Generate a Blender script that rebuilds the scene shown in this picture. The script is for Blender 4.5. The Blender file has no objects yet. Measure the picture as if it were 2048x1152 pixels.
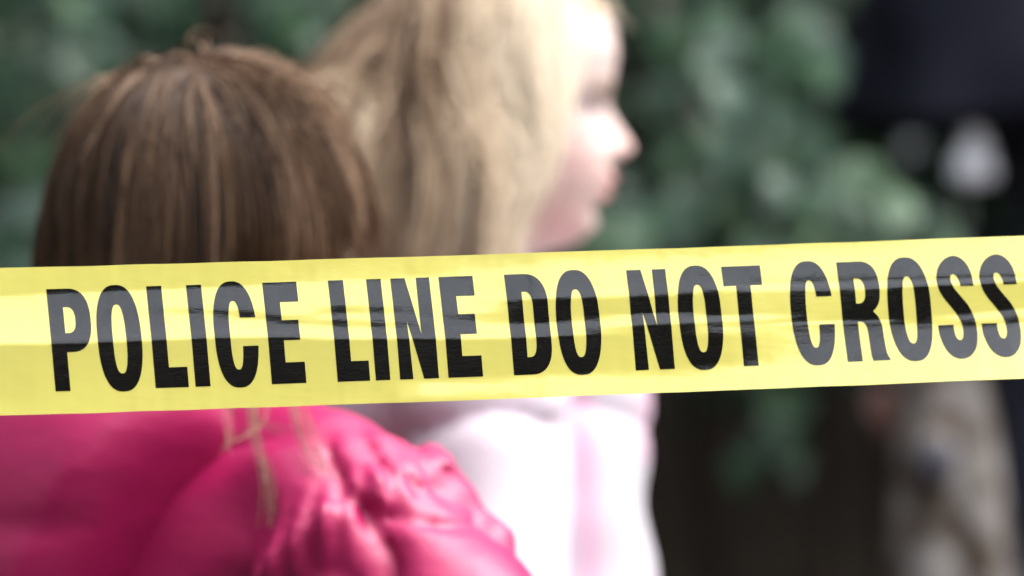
import bpy, bmesh, math, random
import numpy as np
from mathutils import Vector

random.seed(7)
rng = np.random.default_rng(7)
R = math.radians
scene = bpy.context.scene
COL = scene.collection

# ------------------------------------------------------------------ camera
CAM_Z = 1.10
cam_data = bpy.data.cameras.new('camera')
cam_data.sensor_width = 36.0
cam_data.lens = 135.0
cam_data.clip_start = 0.05
cam_data.clip_end = 2000.0
cam_data.dof.use_dof = True
cam_data.dof.focus_distance = 2.01
cam_data.dof.aperture_fstop = 3.3
cam = bpy.data.objects.new('camera', cam_data)
COL.objects.link(cam)
cam.location = (0, 0, CAM_Z)
cam.rotation_euler = (R(90), 0, 0)
scene.camera = cam

# ------------------------------------------------------------------ world, sun, exposure
SUN_EL, SUN_AZ = R(64), R(92)          # azimuth clockwise from +Y (the view direction) towards +X
world = bpy.data.worlds.new('World')
scene.world = world
world.use_nodes = True
wn = world.node_tree.nodes
wl = world.node_tree.links
wn.clear()
sky = wn.new('ShaderNodeTexSky')
sky.sky_type = 'NISHITA'
sky.sun_disc = False
sky.sun_elevation = SUN_EL
sky.sun_rotation = SUN_AZ
sky.air_density = 1.0
sky.dust_density = 4.0
sky.ozone_density = 1.0
hs = wn.new('ShaderNodeHueSaturation')
hs.inputs['Saturation'].default_value = 0.32     # thin overcast: the blue is washed out
bg = wn.new('ShaderNodeBackground')
bg.inputs['Strength'].default_value = 0.15
wo = wn.new('ShaderNodeOutputWorld')
wl.new(sky.outputs[0], hs.inputs['Color'])
wl.new(hs.outputs[0], bg.inputs['Color'])
wl.new(bg.outputs[0], wo.inputs['Surface'])

sun_data = bpy.data.lights.new('sun', 'SUN')
sun_data.energy = 0.5
sun_data.angle = R(45)
sun_data.color = (1.0, 0.965, 0.92)
sun = bpy.data.objects.new('sun', sun_data)
COL.objects.link(sun)
sd = Vector((math.sin(SUN_AZ) * math.cos(SUN_EL), math.cos(SUN_AZ) * math.cos(SUN_EL), math.sin(SUN_EL)))
sun.rotation_euler = sd.to_track_quat('Z', 'Y').to_euler()
sun.location = (4, 0, 6)

vs = scene.view_settings
scene.display_settings.display_device = 'sRGB'
vs.view_transform = 'Standard'
vs.look = 'None'
vs.gamma = 1.0
vs.use_curve_mapping = False
vs.exposure = 2.35
scene.render.engine = 'CYCLES'
scene.cycles.use_denoising = True
scene.cycles.max_bounces = 8
scene.cycles.sample_clamp_indirect = 8.0

# ------------------------------------------------------------------ helpers
def px(x, y, d):
    """a photo pixel (2048 wide) at distance d from the camera -> world point"""
    s = d * 36.0 / 135.0 / 2048.0
    return Vector(((x - 1024) * s, d, CAM_Z - (y - 576) * s))

def mat(name, base=(0.5, 0.5, 0.5), rough=0.6, spec=0.5, **kw):
    m = bpy.data.materials.new(name)
    m.use_nodes = True
    b = m.node_tree.nodes['Principled BSDF']
    b.inputs['Base Color'].default_value = (*base, 1)
    b.inputs['Roughness'].default_value = rough
    b.inputs['Specular IOR Level'].default_value = spec
    for k, v in kw.items():
        b.inputs[k.replace('_', ' ')].default_value = v
    return m

def nodes(m):
    t = m.node_tree
    return t.nodes, t.links, t.nodes['Principled BSDF']

def noise_color(m, c1, c2, scale, detail=4.0, lo=0.35, hi=0.65, coord='Object', stretch=(1, 1, 1), c_mid=None):
    n, l, b = nodes(m)
    tc = n.new('ShaderNodeTexCoord')
    mp = n.new('ShaderNodeMapping')
    mp.inputs['Scale'].default_value = stretch
    nz = n.new('ShaderNodeTexNoise')
    nz.inputs['Scale'].default_value = scale
    nz.inputs['Detail'].default_value = detail
    rp = n.new('ShaderNodeValToRGB')
    rp.color_ramp.elements[0].position = lo
    rp.color_ramp.elements[0].color = (*c1, 1)
    rp.color_ramp.elements[1].position = hi
    rp.color_ramp.elements[1].color = (*c2, 1)
    if c_mid:
        e = rp.color_ramp.elements.new((lo + hi) / 2)
        e.color = (*c_mid, 1)
    l.new(tc.outputs[coord], mp.inputs['Vector'])
    l.new(mp.outputs[0], nz.inputs['Vector'])
    l.new(nz.outputs['Fac'], rp.inputs['Fac'])
    l.new(rp.outputs['Color'], b.inputs['Base Color'])
    return mp, nz, rp

def noise_bump(m, scale, strength, dist=0.002, stretch=(1, 1, 1), detail=3.0, coord='Object'):
    n, l, b = nodes(m)
    tc = n.new('ShaderNodeTexCoord')
    mp = n.new('ShaderNodeMapping')
    mp.inputs['Scale'].default_value = stretch
    nz = n.new('ShaderNodeTexNoise')
    nz.inputs['Scale'].default_value = scale
    nz.inputs['Detail'].default_value = detail
    bp = n.new('ShaderNodeBump')
    bp.inputs['Strength'].default_value = strength
    bp.inputs['Distance'].default_value = dist
    l.new(tc.outputs[coord], mp.inputs['Vector'])
    l.new(mp.outputs[0], nz.inputs['Vector'])
    l.new(nz.outputs['Fac'], bp.inputs['Height'])
    l.new(bp.outputs[0], b.inputs['Normal'])

def mesh_np(name, verts, faces, material=None, smooth=True, attrs=None):
    """verts (n,3), faces: (m,k) int array"""
    verts = np.asarray(verts, dtype=np.float32)
    faces = np.asarray(faces, dtype=np.int32)
    me = bpy.data.meshes.new(name)
    k = faces.shape[1]
    me.vertices.add(len(verts))
    me.vertices.foreach_set('co', verts.ravel())
    me.loops.add(faces.size)
    me.loops.foreach_set('vertex_index', faces.ravel())
    me.polygons.add(len(faces))
    me.polygons.foreach_set('loop_start', np.arange(0, faces.size, k, dtype=np.int32))
    me.polygons.foreach_set('loop_total', np.full(len(faces), k, dtype=np.int32))
    me.update(calc_edges=True)
    me.polygons.foreach_set('use_smooth', np.full(len(faces), smooth, dtype=bool))
    for an, av in (attrs or {}).items():
        av = np.asarray(av, dtype=np.float32)
        if av.ndim == 1:
            a = me.attributes.new(an, 'FLOAT', 'POINT')
            a.data.foreach_set('value', av)
        else:
            a = me.attributes.new(an, 'FLOAT_COLOR', 'POINT')
            a.data.foreach_set('color', np.concatenate([av, np.ones((len(av), 1), np.float32)], 1).ravel())
    if material:
        me.materials.append(material)
    me.validate()
    me.update()
    return me

def link(name, data, parent=None, **props):
    o = bpy.data.objects.new(name, data)
    COL.objects.link(o)
    if parent:
        o.parent = parent
    for k, v in props.items():
        o[k] = v
    return o

def thing(name, label, category, loc=(0, 0, 0), rz=0.0, group=None):
    o = bpy.data.objects.new(name, None)
    o.empty_display_size = 0.1
    COL.objects.link(o)
    o.location = loc
    o.rotation_euler = (0, 0, rz)
    o['label'] = label
    o['category'] = category
    if group:
        o['group'] = group
    return o

# ---- value noise on numpy arrays
def _h(ix, iy, iz, seed):
    v = (ix * 374761393 + iy * 668265263 + iz * 2147483647 + seed * 1274126177) & 0xFFFFFFFF
    v = ((v ^ (v >> 13)) * 1274126177) & 0xFFFFFFFF
    return ((v ^ (v >> 16)) & 0xFFFF) / 32767.5 - 1.0

def vnoise(x, y, z, seed=0):
    x, y, z = np.broadcast_arrays(x, y, z)
    ix, iy, iz = np.floor(x).astype(np.int64), np.floor(y).astype(np.int64), np.floor(z).astype(np.int64)
    fx, fy, fz = x - ix, y - iy, z - iz
    fx, fy, fz = fx * fx * (3 - 2 * fx), fy * fy * (3 - 2 * fy), fz * fz * (3 - 2 * fz)
    r = 0
    for a in (0, 1):
        for b in (0, 1):
            for c in (0, 1):
                w = (fx if a else 1 - fx) * (fy if b else 1 - fy) * (fz if c else 1 - fz)
                r = r + w * _h(ix + a, iy + b, iz + c, seed)
    return r

# ---- signed distance pieces
def smin(a, b, k):
    h = np.clip(0.5 + 0.5 * (b - a) / k, 0, 1)
    return b * (1 - h) + a * h - k * h * (1 - h)

def smax(a, b, k):
    return -smin(-a, -b, k)

def cone(X, Y, Z, a, b, ra, rb, sx=1.0, sy=1.0):
    """tapered capsule between a and b; sx / sy squash the cross section"""
    a = np.asarray(a, float); b = np.asarray(b, float)
    px_, py_, pz_ = (X - a[0]) / sx, (Y - a[1]) / sy, Z - a[2]
    d = np.array([(b[0] - a[0]) / sx, (b[1] - a[1]) / sy, b[2] - a[2]])
    t = np.clip((px_ * d[0] + py_ * d[1] + pz_ * d[2]) / max(d @ d, 1e-9), 0, 1)
    q = np.sqrt((px_ - t * d[0]) ** 2 + (py_ - t * d[1]) ** 2 + (pz_ - t * d[2]) ** 2)
    return (q - (ra + (rb - ra) * t)) * min(sx, sy, 1.0)

def ell(X, Y, Z, c, r):
    x, y, z = (X - c[0]) / r[0], (Y - c[1]) / r[1], (Z - c[2]) / r[2]
    q = np.sqrt(x * x + y * y + z * z)
    return (q - 1) * min(r)

def surface(fn, xs, ys, zs):
    """naive surface nets on a rectilinear grid -> verts, quads"""
    xs, ys, zs = (np.asarray(a, float) for a in (xs, ys, zs))
    v = np.broadcast_to(fn(xs[:, None, None], ys[None, :, None], zs[None, None, :]), (len(xs), len(ys), len(zs))).copy()
    v[v == 0] = 1e-9
    v[0], v[-1] = np.abs(v[0]) , np.abs(v[-1])
    v[:, 0], v[:, -1] = np.abs(v[:, 0]), np.abs(v[:, -1])
    v[:, :, 0], v[:, :, -1] = np.abs(v[:, :, 0]), np.abs(v[:, :, -1])
    s = v < 0
    nx, ny, nz = v.shape
    c = np.zeros((nx - 1, ny - 1, nz - 1), np.int8)
    for a in (0, 1):
        for b in (0, 1):
            for d in (0, 1):
                c += s[a:nx - 1 + a, b:ny - 1 + b, d:nz - 1 + d]
    act = (c > 0) & (c < 8)
    I, J, K = np.nonzero(act)
    idx = np.full(act.shape, -1, np.int64)
    idx[I, J, K] = np.arange(len(I))
    acc = np.zeros((len(I), 3)); cnt = np.zeros(len(I))
    corners = [(a, b, d) for a in (0, 1) for b in (0, 1) for d in (0, 1)]
    for p in corners:
        for ax in range(3):
            if p[ax] == 1:
                continue
            q = list(p); q[ax] = 1
            v0 = v[I + p[0], J + p[1], K + p[2]]; v1 = v[I + q[0], J + q[1], K + q[2]]
            m = (v0 < 0) != (v1 < 0)
            t = np.where(m, v0 / np.where(m, v0 - v1, 1), 0)
            P = np.stack([xs[I + p[0]], ys[J + p[1]], zs[K + p[2]]], 1)
            Q = np.stack([xs[I + q[0]], ys[J + q[1]], zs[K + q[2]]], 1)
            acc += np.where(m[:, None], P + (Q - P) * t[:, None], 0)
            cnt += m
    verts = acc / cnt[:, None]
    faces = []
    # x edges
    a, b, d = np.nonzero(s[:-1, 1:-1, 1:-1] != s[1:, 1:-1, 1:-1]); b = b + 1; d = d + 1
    f = np.stack([idx[a, b - 1, d - 1], idx[a, b, d - 1], idx[a, b, d], idx[a, b - 1, d]], 1)
    fl = s[a, b, d]; f[~fl] = f[~fl][:, ::-1]; faces.append(f)
    a, b, d = np.nonzero(s[1:-1, :-1, 1:-1] != s[1:-1, 1:, 1:-1]); a = a + 1; d = d + 1
    f = np.stack([idx[a - 1, b, d - 1], idx[a - 1, b, d], idx[a, b, d], idx[a, b, d - 1]], 1)
    fl = s[a, b, d]; f[~fl] = f[~fl][:, ::-1]; faces.append(f)
    a, b, d = np.nonzero(s[1:-1, 1:-1, :-1] != s[1:-1, 1:-1, 1:]); a = a + 1; b = b + 1
    f = np.stack([idx[a - 1, b - 1, d], idx[a, b - 1, d], idx[a, b, d], idx[a - 1, b, d]], 1)
    fl = s[a, b, d]; f[~fl] = f[~fl][:, ::-1]; faces.append(f)
    return verts, np.concatenate(faces)

def grid(lo, hi, h):
    return np.arange(lo, hi + h, h)

# ------------------------------------------------------------------ ground: a path, rising behind into a planted bank
m_ground = mat('soil_ground', rough=0.95, spec=0.2)
noise_color(m_ground, (0.035, 0.026, 0.018), (0.075, 0.058, 0.042), 6.0, 8.0)
noise_bump(m_ground, 40, 0.6, 0.02)
ys = np.concatenate([np.linspace(-400, -6, 14), np.linspace(-5, 3.0, 17), np.linspace(3.1, 9, 60), np.linspace(10, 500, 16)])
xs = np.concatenate([np.linspace(-400, -6, 14), np.linspace(-5, 5, 61), np.linspace(6, 400, 14)])
GX, GY = np.meshgrid(xs, ys)
def bank(x, y):
    t = np.clip((y - 3.15) / 0.7, 0, 1); a = 0.35 * t * t * (3 - 2 * t)
    t = np.clip((y - 5.0) / 1.6, 0, 1); b = 0.75 * t * t * (3 - 2 * t) + 1.6 * np.clip((y - 6.4) / 3.0, 0, 1)
    return a + b
GZ = bank(GX, GY) + 0.02 * vnoise(GX * 2.3, GY * 2.3, 0 * GX, 3) * (GY > 3.2) * (GY < 30)
n1, n2 = GX.shape
ii = np.arange(n1 * n2).reshape(n1, n2)
gf = np.stack([ii[:-1, :-1], ii[:-1, 1:], ii[1:, 1:], ii[1:, :-1]], -1).reshape(-1, 4)
link('ground', mesh_np('ground', np.stack([GX, GY, GZ], -1).reshape(-1, 3), gf, m_ground), kind='structure')
m_path = mat('path_asphalt', rough=0.9, spec=0.3)
noise_color(m_path, (0.030, 0.030, 0.032), (0.052, 0.051, 0.050), 60.0, 6.0)
noise_bump(m_path, 220, 0.5, 0.004)
pv = [(-200, -4.5, 0.004), (200, -4.5, 0.004), (200, 3.05, 0.004), (-200, 3.05, 0.004)]
link('path', mesh_np('path', pv, [[0, 1, 2, 3]], m_path), kind='structure')

# ------------------------------------------------------------------ shrubbery
m_leaf = mat('leaf_green', rough=0.40, spec=0.5)
n_, l_, b_ = nodes(m_leaf)
oi = n_.new('ShaderNodeObjectInfo')
gi = n_.new('ShaderNodeNewGeometry')
ad = n_.new('ShaderNodeMath'); ad.operation = 'ADD'
fr = n_.new('ShaderNodeMath'); fr.operation = 'FRACT'
rp = n_.new('ShaderNodeValToRGB')
rp.color_ramp.elements[0].color = (0.016, 0.046, 0.024, 1)
rp.color_ramp.elements[1].color = (0.046, 0.088, 0.036, 1)
e = rp.color_ramp.elements.new(0.55); e.color = (0.026, 0.064, 0.032, 1)
l_.new(oi.outputs['Random'], ad.inputs[0]); l_.new(gi.outputs['Random Per Island'], ad.inputs[1])
l_.new(ad.outputs[0], fr.inputs[0]); l_.new(fr.outputs[0], rp.inputs['Fac'])
l_.new(rp.outputs['Color'], b_.inputs['Base Color'])
m_dry = mat('leaf_dry', (0.05, 0.019, 0.013), 0.6, 0.3)
m_stem = mat('stem_bark', rough=0.9, spec=0.2)
noise_color(m_stem, (0.025, 0.018, 0.013), (0.06, 0.045, 0.034), 30, 6, stretch=(1, 1, 0.2))
noise_bump(m_stem, 60, 0.6, 0.004, (1, 1, 0.2))

def leaf_arrays(L=1.0, W=0.36, fold=0.22, curl=0.25, seg=5):
    v = []
    for i in range(seg + 1):
        t = i / seg
        w = W * math.sin(math.pi * min(1, t * 0.96 + 0.02) ** 0.75) ** 0.8
        zc = -curl * (t - 0.1) ** 2
        v += [(-w, t * L, zc + fold * w), (0, t * L, zc), (w, t * L, zc + fold * w)]
    f = []
    for i in range(seg):
        a = 3 * i
        f += [(a, a + 1, a + 4, a + 3), (a + 1, a + 2, a + 5, a + 4)]
    return np.array(v), np.array(f)

leaf_meshes = []
for W, fo, cu in ((0.40, 0.25, 0.30), (0.46, 0.15, 0.20), (0.36, 0.35, 0.40)):
    lv, lf = leaf_arrays(1.0, W, fo, cu)
    leaf_meshes.append(mesh_np('leaf', lv, lf, m_leaf))
lv, lf = leaf_arrays(1.0, 0.4, 0.3, 0.5)
dry_mesh = mesh_np('leaf', lv, lf, m_dry)

hedge = thing('evergreen_shrubbery', 'dark green broad-leaved shrubbery filling the background behind the two girls', 'shrubbery', (0, 5.2, 0.35))
HO = Vector((0, 5.2, 0.35))

def tube(pts, rads, k=7):
    pts = np.asarray(pts, float)
    v, f = [], []
    for i, (p, r) in enumerate(zip(pts, rads)):
        t = pts[min(i + 1, len(pts) - 1)] - pts[max(i - 1, 0)]
        t = t / np.linalg.norm(t)
        u = np.cross(t, (0.3, 0.9, 0.1)); u /= np.linalg.norm(u)
        w = np.cross(t, u)
        for j in range(k):
            a = 2 * math.pi * j / k
            v.append(p + r * (u * math.cos(a) + w * math.sin(a)))
    for i in range(len(pts) - 1):
        for j in range(k):
            a = i * k + j; b = i * k + (j + 1) % k
            f.append((a, b, b + k, a + k))
    return np.array(v), np.array(f)

for i in range(22):
    d = rng.uniform(4.7, 5.6)
    x = -1.3 + 2.6 * i / 21 + rng.normal(0, 0.04)
    zb = float(bank(np.array(x), np.array(d)))
    pts, rads = [], []
    lean = rng.normal(0, 0.16)
    for j in range(9):
        t = j / 8
        pts.append((x + lean * t + 0.03 * math.sin(5 * t + i), d - HO.y - 0.35 * t * t, zb - 0.05 - HO.z + 1.7 * t))
        rads.append(0.022 * (1 - 0.6 * t) * rng.uniform(0.8, 1.2))
    v, f = tube(pts, rads)
    link('stem', mesh_np('stem', v, f, m_stem), hedge)

def leaf_object(p, size, yaw, pitch, roll, dry=False):
    o = link('leaf', dry_mesh if dry else leaf_meshes[rng.integers(3)], hedge)
    o.location = Vector(p) - HO
    o.rotation_euler = (pitch, roll, yaw)
    o.scale = (size,) * 3
    return o

# (pixel x, pixel y, distance): the lit sprays that stand out, then looser ones between them
bright = [(1420, 150), (1390, 90), (1450, 60), (1440, 210), (1620, 30), (1640, 90), (1590, 110), (1660, 130), (1480, 290), (1510, 260),
          (1590, 250), (1620, 280), (1570, 300), (1740, 280), (1780, 300), (1760, 320), (1330, 360), (1360, 390), (1500, 370), (1480, 400),
          (1630, 380), (1660, 420), (1700, 370), (1780, 390), (1820, 380), (1750, 430), (1600, 450), (1690, 470), (1560, 480), (1640, 500),
          (1720, 500), (1270, 430), (1300, 470), (1550, 850), (1560, 890), (1560, 790), (1900, 470),
          (1880, 440), (1340, 300), (1410, 330), (1700, 330), (1350, 40), (1530, 180), (1560, 40), (40, 120), (60, 140), (30, 300), (60, 330),
          (20, 420), (60, 440), (40, 500), (150, 90), (190, 60), (130, 60), (560, 20), (600, 30), (90, 270), (640, 60), (1230, 450)]
count = 0
for (bx, by) in bright:
    for _ in range(3):
        d = rng.uniform(4.35, 4.6) if by > 700 else rng.uniform(4.3, 4.5) if bx > 1720 and by < 340 else rng.uniform(3.95, 4.45) if bx > 1200 else rng.uniform(4.2, 4.7)
        p = px(bx + rng.normal(0, 36), by + rng.normal(0, 30), d)
        # facing up towards the open sky on the camera's side
        leaf_object(p, rng.uniform(0.042, 0.066), R(180) + rng.normal(0, 0.7), R(rng.uniform(-82, -45)), rng.normal(0, 0.3))
        count += 1
while count < 292:
    zone = rng.integers(4)
    bx, by = ((rng.uniform(-100, 260), rng.uniform(-60, 560)), (rng.uniform(480, 700), rng.uniform(-60, 200)),
              (rng.uniform(1230, 2000), rng.uniform(-60, 520)), (rng.uniform(1250, 2000), rng.uniform(-60, 560)))[zone]
    d = rng.uniform(4.5, 5.1)
    leaf_object(px(bx, by, d), rng.uniform(0.05, 0.085), rng.uniform(0, 6.28), R(rng.uniform(-70, 20)), rng.normal(0, 0.5))
    count += 1
for (bx, by) in ((1765, 770),):
    leaf_object(px(bx, by, 4.0), 0.055, R(180) + rng.normal(0, 0.4), R(-70), 0.2, True)

def leaf_mass(n, sampler, smin_, smax_):
    lv, lf = leaf_arrays(1.0, 0.42, 0.2, 0.3, 2)
    P = sampler(n)
    yaw = rng.normal(np.pi, 1.0, n); pit = rng.uniform(R(-85), R(5), n); S = rng.uniform(smin_, smax_, n)
    cy, sy, cp, sp = np.cos(yaw), np.sin(yaw), np.cos(pit), np.sin(pit)
    x = lv[None, :, 0] * S[:, None]
    y0 = lv[None, :, 1] * S[:, None]; z0 = lv[None, :, 2] * S[:, None]
    y = y0 * cp[:, None] - z0 * sp[:, None]; z = y0 * sp[:, None] + z0 * cp[:, None]
    V = np.stack([x * cy[:, None] - y * sy[:, None], x * sy[:, None] + y * cy[:, None], z], -1) + P[:, None, :]
    F = lf[None] + (np.arange(n) * len(lv))[:, None, None]
    return V.reshape(-1, 3), F.reshape(-1, 4)

def s_back(n):
    return np.stack([rng.uniform(-3.2, 3.2, n), rng.uniform(5.3, 6.6, n), 1.0 + rng.uniform(0, 1, n) ** 0.9 * 2.6], 1)
def s_shade_canopy(n):  # out-of-view canopy added overhead to block sky light from the background
    x = rng.uniform(-3.2, 3.2, n); y = rng.uniform(4.0, 6.4, n)
    lo = 1.95 + 0.2 * vnoise(x * 1.5, y * 1.5, 0 * x, 9)
    return np.stack([x, y, lo + rng.uniform(0, 1.7, n) * np.clip((y - 3.6) / 1.2, 0.2, 1)], 1)
def s_low(n):
    x = rng.uniform(-2.2, 2.2, n); y = rng.uniform(4.4, 5.4, n)
    return np.stack([x, y, rng.uniform(0.98, 1.7, n)], 1)
V1, F1 = leaf_mass(17000, s_back, 0.07, 0.11)
V2, F2 = leaf_mass(6000, s_shade_canopy, 0.07, 0.11)
V3, F3 = leaf_mass(5200, s_low, 0.045, 0.075)
def s_left_shade(n):  # unseen foliage added along the left to darken that side of the scene
    y = rng.uniform(-1.5, 5.2, n)
    return np.stack([-1.9 - rng.uniform(0, 1.0, n) ** 1.5 * 1.2, y, rng.uniform(0.05, 3.4, n)], 1)
V4, F4 = leaf_mass(12000, s_left_shade, 0.08, 0.12)
V = np.concatenate([V1, V2, V3, V4]); F = np.concatenate([F1, F2 + len(V1), F3 + len(V1) + len(V2), F4 + len(V1) + len(V2) + len(V3)])
link('foliage', mesh_np('foliage', V - np.array(HO), F, m_leaf), hedge, kind='stuff')

# unseen hedge added behind the camera to darken and grade the tape's reflections
hedge2 = thing('added_reflection_hedge', 'unseen dark loose hedge added behind the photographer to shape reflections in the glossy tape', 'hedge', (0, -3.9, 0))
def s_hedge(n):
    x = rng.uniform(-6.5, 6.5, n)
    top = 1.95 + 0.40 * vnoise(x * 0.9, 0 * x, 0 * x, 14) + 0.22 * vnoise(x * 3.1, 0 * x, 0 * x, 15)
    return np.stack([x, rng.uniform(-0.5, 0.5, n), 0.05 + (top - 0.05) * rng.uniform(0, 1, n) ** 0.85], 1)
def s_sprays(n):
    # added loose crowns, thinning upwards so the mirrored sky brightens gradually
    x = rng.uniform(-6.5, 6.5, n); u = 1 - np.sqrt(rng.uniform(0, 1, n))
    return np.stack([x, rng.uniform(-0.8, 0.8, n), 1.8 + 4.2 * u * (1 + 0.25 * vnoise(x * 0.8, 0 * x, 0 * x, 16))], 1)
V, F = leaf_mass(9000, s_hedge, 0.10, 0.16)
Vb, Fb = leaf_mass(6500, s_sprays, 0.07, 0.11)
V, F = np.concatenate([V, Vb]), np.concatenate([F, Fb + len(V)])
link('foliage', mesh_np('foliage', V, F, m_leaf), hedge2, kind='stuff')
for i in range(12):
    v, f = tube([(-6 + i * 1.1, 0, -0.05), (-5.95 + i * 1.1, 0.03, 0.7), (-6.05 + i * 1.1, -0.04, 1.5)], (0.03, 0.024, 0.012))
    link('stem', mesh_np('stem', v, f, m_stem), hedge2)

# ------------------------------------------------------------------ weathered stump
m_stump = mat('weathered_wood', rough=0.85, spec=0.3)
noise_color(m_stump, (0.035, 0.023, 0.015), (0.15, 0.137, 0.128), 22, 5, 0.40, 0.60, c_mid=(0.088, 0.075, 0.064))
noise_bump(m_stump, 45, 0.7, 0.006)
SP = px(1880, 576, 3.85)
zb = float(bank(np.array(SP.x), np.array(3.85)))
def f_stump(X, Y, Z):
    h = 0.70
    t = np.clip(Z / h, 0, 1)
    r = 0.105 - 0.062 * t ** 0.8 + 0.05 * np.exp(-Z / 0.07)
    a = np.arctan2(Y, X)
    r = r * (1 + 0.07 * np.sin(3 * a + 4 * Z) + 0.05 * np.sin(7 * a + 1.3)) + 0.006 * vnoise(X * 22, Y * 22, Z * 10, 5)
    cx = 0.012 * np.sin(5 * Z)
    d = np.sqrt((X - cx) ** 2 + Y ** 2) - r
    d = smax(d, Z - h - 0.35 * X - 0.012 * vnoise(X * 60, Y * 60, 0 * Z, 2), 0.015)
    d = smin(d, ell(X, Y, Z, (-0.012, -0.062, 0.585), (0.022, 0.02, 0.026)), 0.02)       # burl
    return smax(d, -(Z + 0.05), 0.01)
v, f = surface(f_stump, grid(-0.2, 0.2, 0.006), grid(-0.2, 0.2, 0.006), grid(-0.07, 0.80, 0.008))
stump = thing('tree_stump', 'pale mottled weathered tree stump standing low in front of the dark coat', 'stump', (SP.x, 3.85, zb))
link('trunk', mesh_np('trunk', v, f, m_stump), stump)
m_knot = mat('knot_wood', (0.060, 0.058, 0.068), 0.8, 0.3)
noise_bump(m_knot, 80, 0.6, 0.004)
v, f = surface(lambda X, Y, Z: ell(X, Y, Z, (-0.012, -0.075, 0.585), (0.022, 0.011, 0.022)) - 0.003 * vnoise(X * 70, Y * 70, Z * 70, 4),
               grid(-0.05, 0.03, 0.003), grid(-0.1, -0.05, 0.003), grid(0.54, 0.63, 0.003))
link('knot', mesh_np('knot', v, f, m_knot), stump)

# ------------------------------------------------------------------ people: shared pieces
def prof(z, zs, vals):
    return np.interp(z, zs, vals)

HZ = [-0.014, 0.0, 0.012, 0.03, 0.045, 0.06, 0.08, 0.10, 0.12, 0.14, 0.16, 0.18, 0.195, 0.205, 0.212]
HF = [0.022, 0.060, 0.0735, 0.078, 0.083, 0.083, 0.082, 0.082, 0.088, 0.0915, 0.089, 0.076, 0.055, 0.03, 0.002]
HB = [0.010, 0.022, 0.035, 0.055, 0.068, 0.080, 0.092, 0.098, 0.100, 0.099, 0.093, 0.078, 0.056, 0.032, 0.002]
HW = [0.012, 0.028, 0.038, 0.049, 0.056, 0.061, 0.065, 0.068, 0.071, 0.072, 0.069, 0.058, 0.042, 0.025, 0.002]

def f_head(X, Y, Z):
    """Z measured from the chin, +Y forward"""
    G = lambda x, c, s: np.exp(-((x - c) / s) ** 2)
    nose_z = np.interp(Z, [0.056, 0.062, 0.068, 0.074, 0.088, 0.104, 0.112], [0.0, 0.010, 0.0205, 0.021, 0.011, 0.002, 0.0])
    nose_w = np.interp(Z, [0.056, 0.066, 0.08, 0.105], [0.012, 0.012, 0.009, 0.008])
    bump = nose_z * np.exp(-(X / nose_w) ** 2)
    bump = bump + 0.0075 * G(Z, 0.048, 0.006) * G(X, 0, 0.017) + 0.007 * G(Z, 0.036, 0.006) * G(X, 0, 0.016)
    bump = bump - 0.004 * G(Z, 0.042, 0.0022) * G(X, 0, 0.02)
    bump = bump - 0.004 * G(Z, 0.026, 0.006) * G(X, 0, 0.018) + 0.003 * G(Z, 0.010, 0.010) * G(X, 0, 0.016)
    bump = bump - 0.006 * G(Z, 0.099, 0.010) * (G(X, 0.030, 0.014) + G(X, -0.030, 0.014))
    bump = bump + 0.004 * G(Z, 0.066, 0.02) * (G(X, 0.037, 0.018) + G(X, -0.037, 0.018))
    bump = bump + 0.002 * G(Z, 0.116, 0.006) * G(np.abs(X), 0.025, 0.02)
    yf = np.where(Y > 0, Y - bump, Y)
    F_, B_, W_ = prof(Z, HZ, HF), prof(Z, HZ, HB), prof(Z, HZ, HW)
    e = np.where(yf > 0, F_, B_)
    q = (np.abs(yf / e) ** 2.2 + np.abs(X / W_) ** 2.2) ** (1 / 2.2)
    d = (q - 1) * np.minimum(e, W_) * 0.8
    d = smax(d, Z - 0.2085, 0.012)
    d = smax(d, -0.012 - Z, 0.01)
    for sx in (-1, 1):
        ear = ell(X, Y, Z, (sx * 0.070, -0.014, 0.082), (0.007, 0.017, 0.029))
        ear = smax(ear, -ell(X, Y, Z, (sx * 0.078, -0.010, 0.085), (0.006, 0.010, 0.018)), 0.004)
        d = smin(d, ear, 0.005)
    return d

def f_hand(X, Y, Z, w, s):
    """relaxed hand hanging from the wrist w; s=+1 right, -1 left; the palm faces the thigh"""
    x, y, z = w
    d = cone(X, Y, Z, (x, y, z), (x, y + 0.004, z - 0.045), 0.017, 0.022, 0.62, 1.25)
    for i, (o, L) in enumerate(((0.024, 0.040), (0.009, 0.047), (-0.006, 0.044), (-0.020, 0.034))):
        k = (x - s * 0.004, y + o, z - 0.062)
        m_ = (x - s * 0.009, y + o + 0.003, z - 0.062 - L * 0.55)
        e_ = (x - s * 0.022, y + o + 0.005, z - 0.062 - L * 0.95)
        d = smin(d, cone(X, Y, Z, (x, y + o * 0.8, z - 0.03), k, 0.008, 0.0078), 0.006)
        d = np.minimum(d, np.minimum(cone(X, Y, Z, k, m_, 0.0075, 0.0068), cone(X, Y, Z, m_, e_, 0.0068, 0.0058)))
    t0 = (x - s * 0.004, y + 0.016, z - 0.012); t1 = (x - s * 0.012, y + 0.040, z - 0.036); t2 = (x - s * 0.018, y + 0.045, z - 0.060)
    return smin(d, np.minimum(cone(X, Y, Z, t0, t1, 0.010, 0.0085), cone(X, Y, Z, t1, t2, 0.0082, 0.0065)), 0.005)

m_skin = mat('skin', rough=0.48, spec=0.4)
n_, l_, b_ = nodes(m_skin)
at = n_.new('ShaderNodeAttribute'); at.attribute_name = 'col'
l_.new(at.outputs['Color'], b_.inputs['Base Color'])
b_.inputs['Subsurface Weight'].default_value = 0.08
b_.inputs['Subsurface Radius'].default_value = (0.01, 0.004, 0.002)
b_.inputs['Subsurface Scale'].default_value = 0.3

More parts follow.
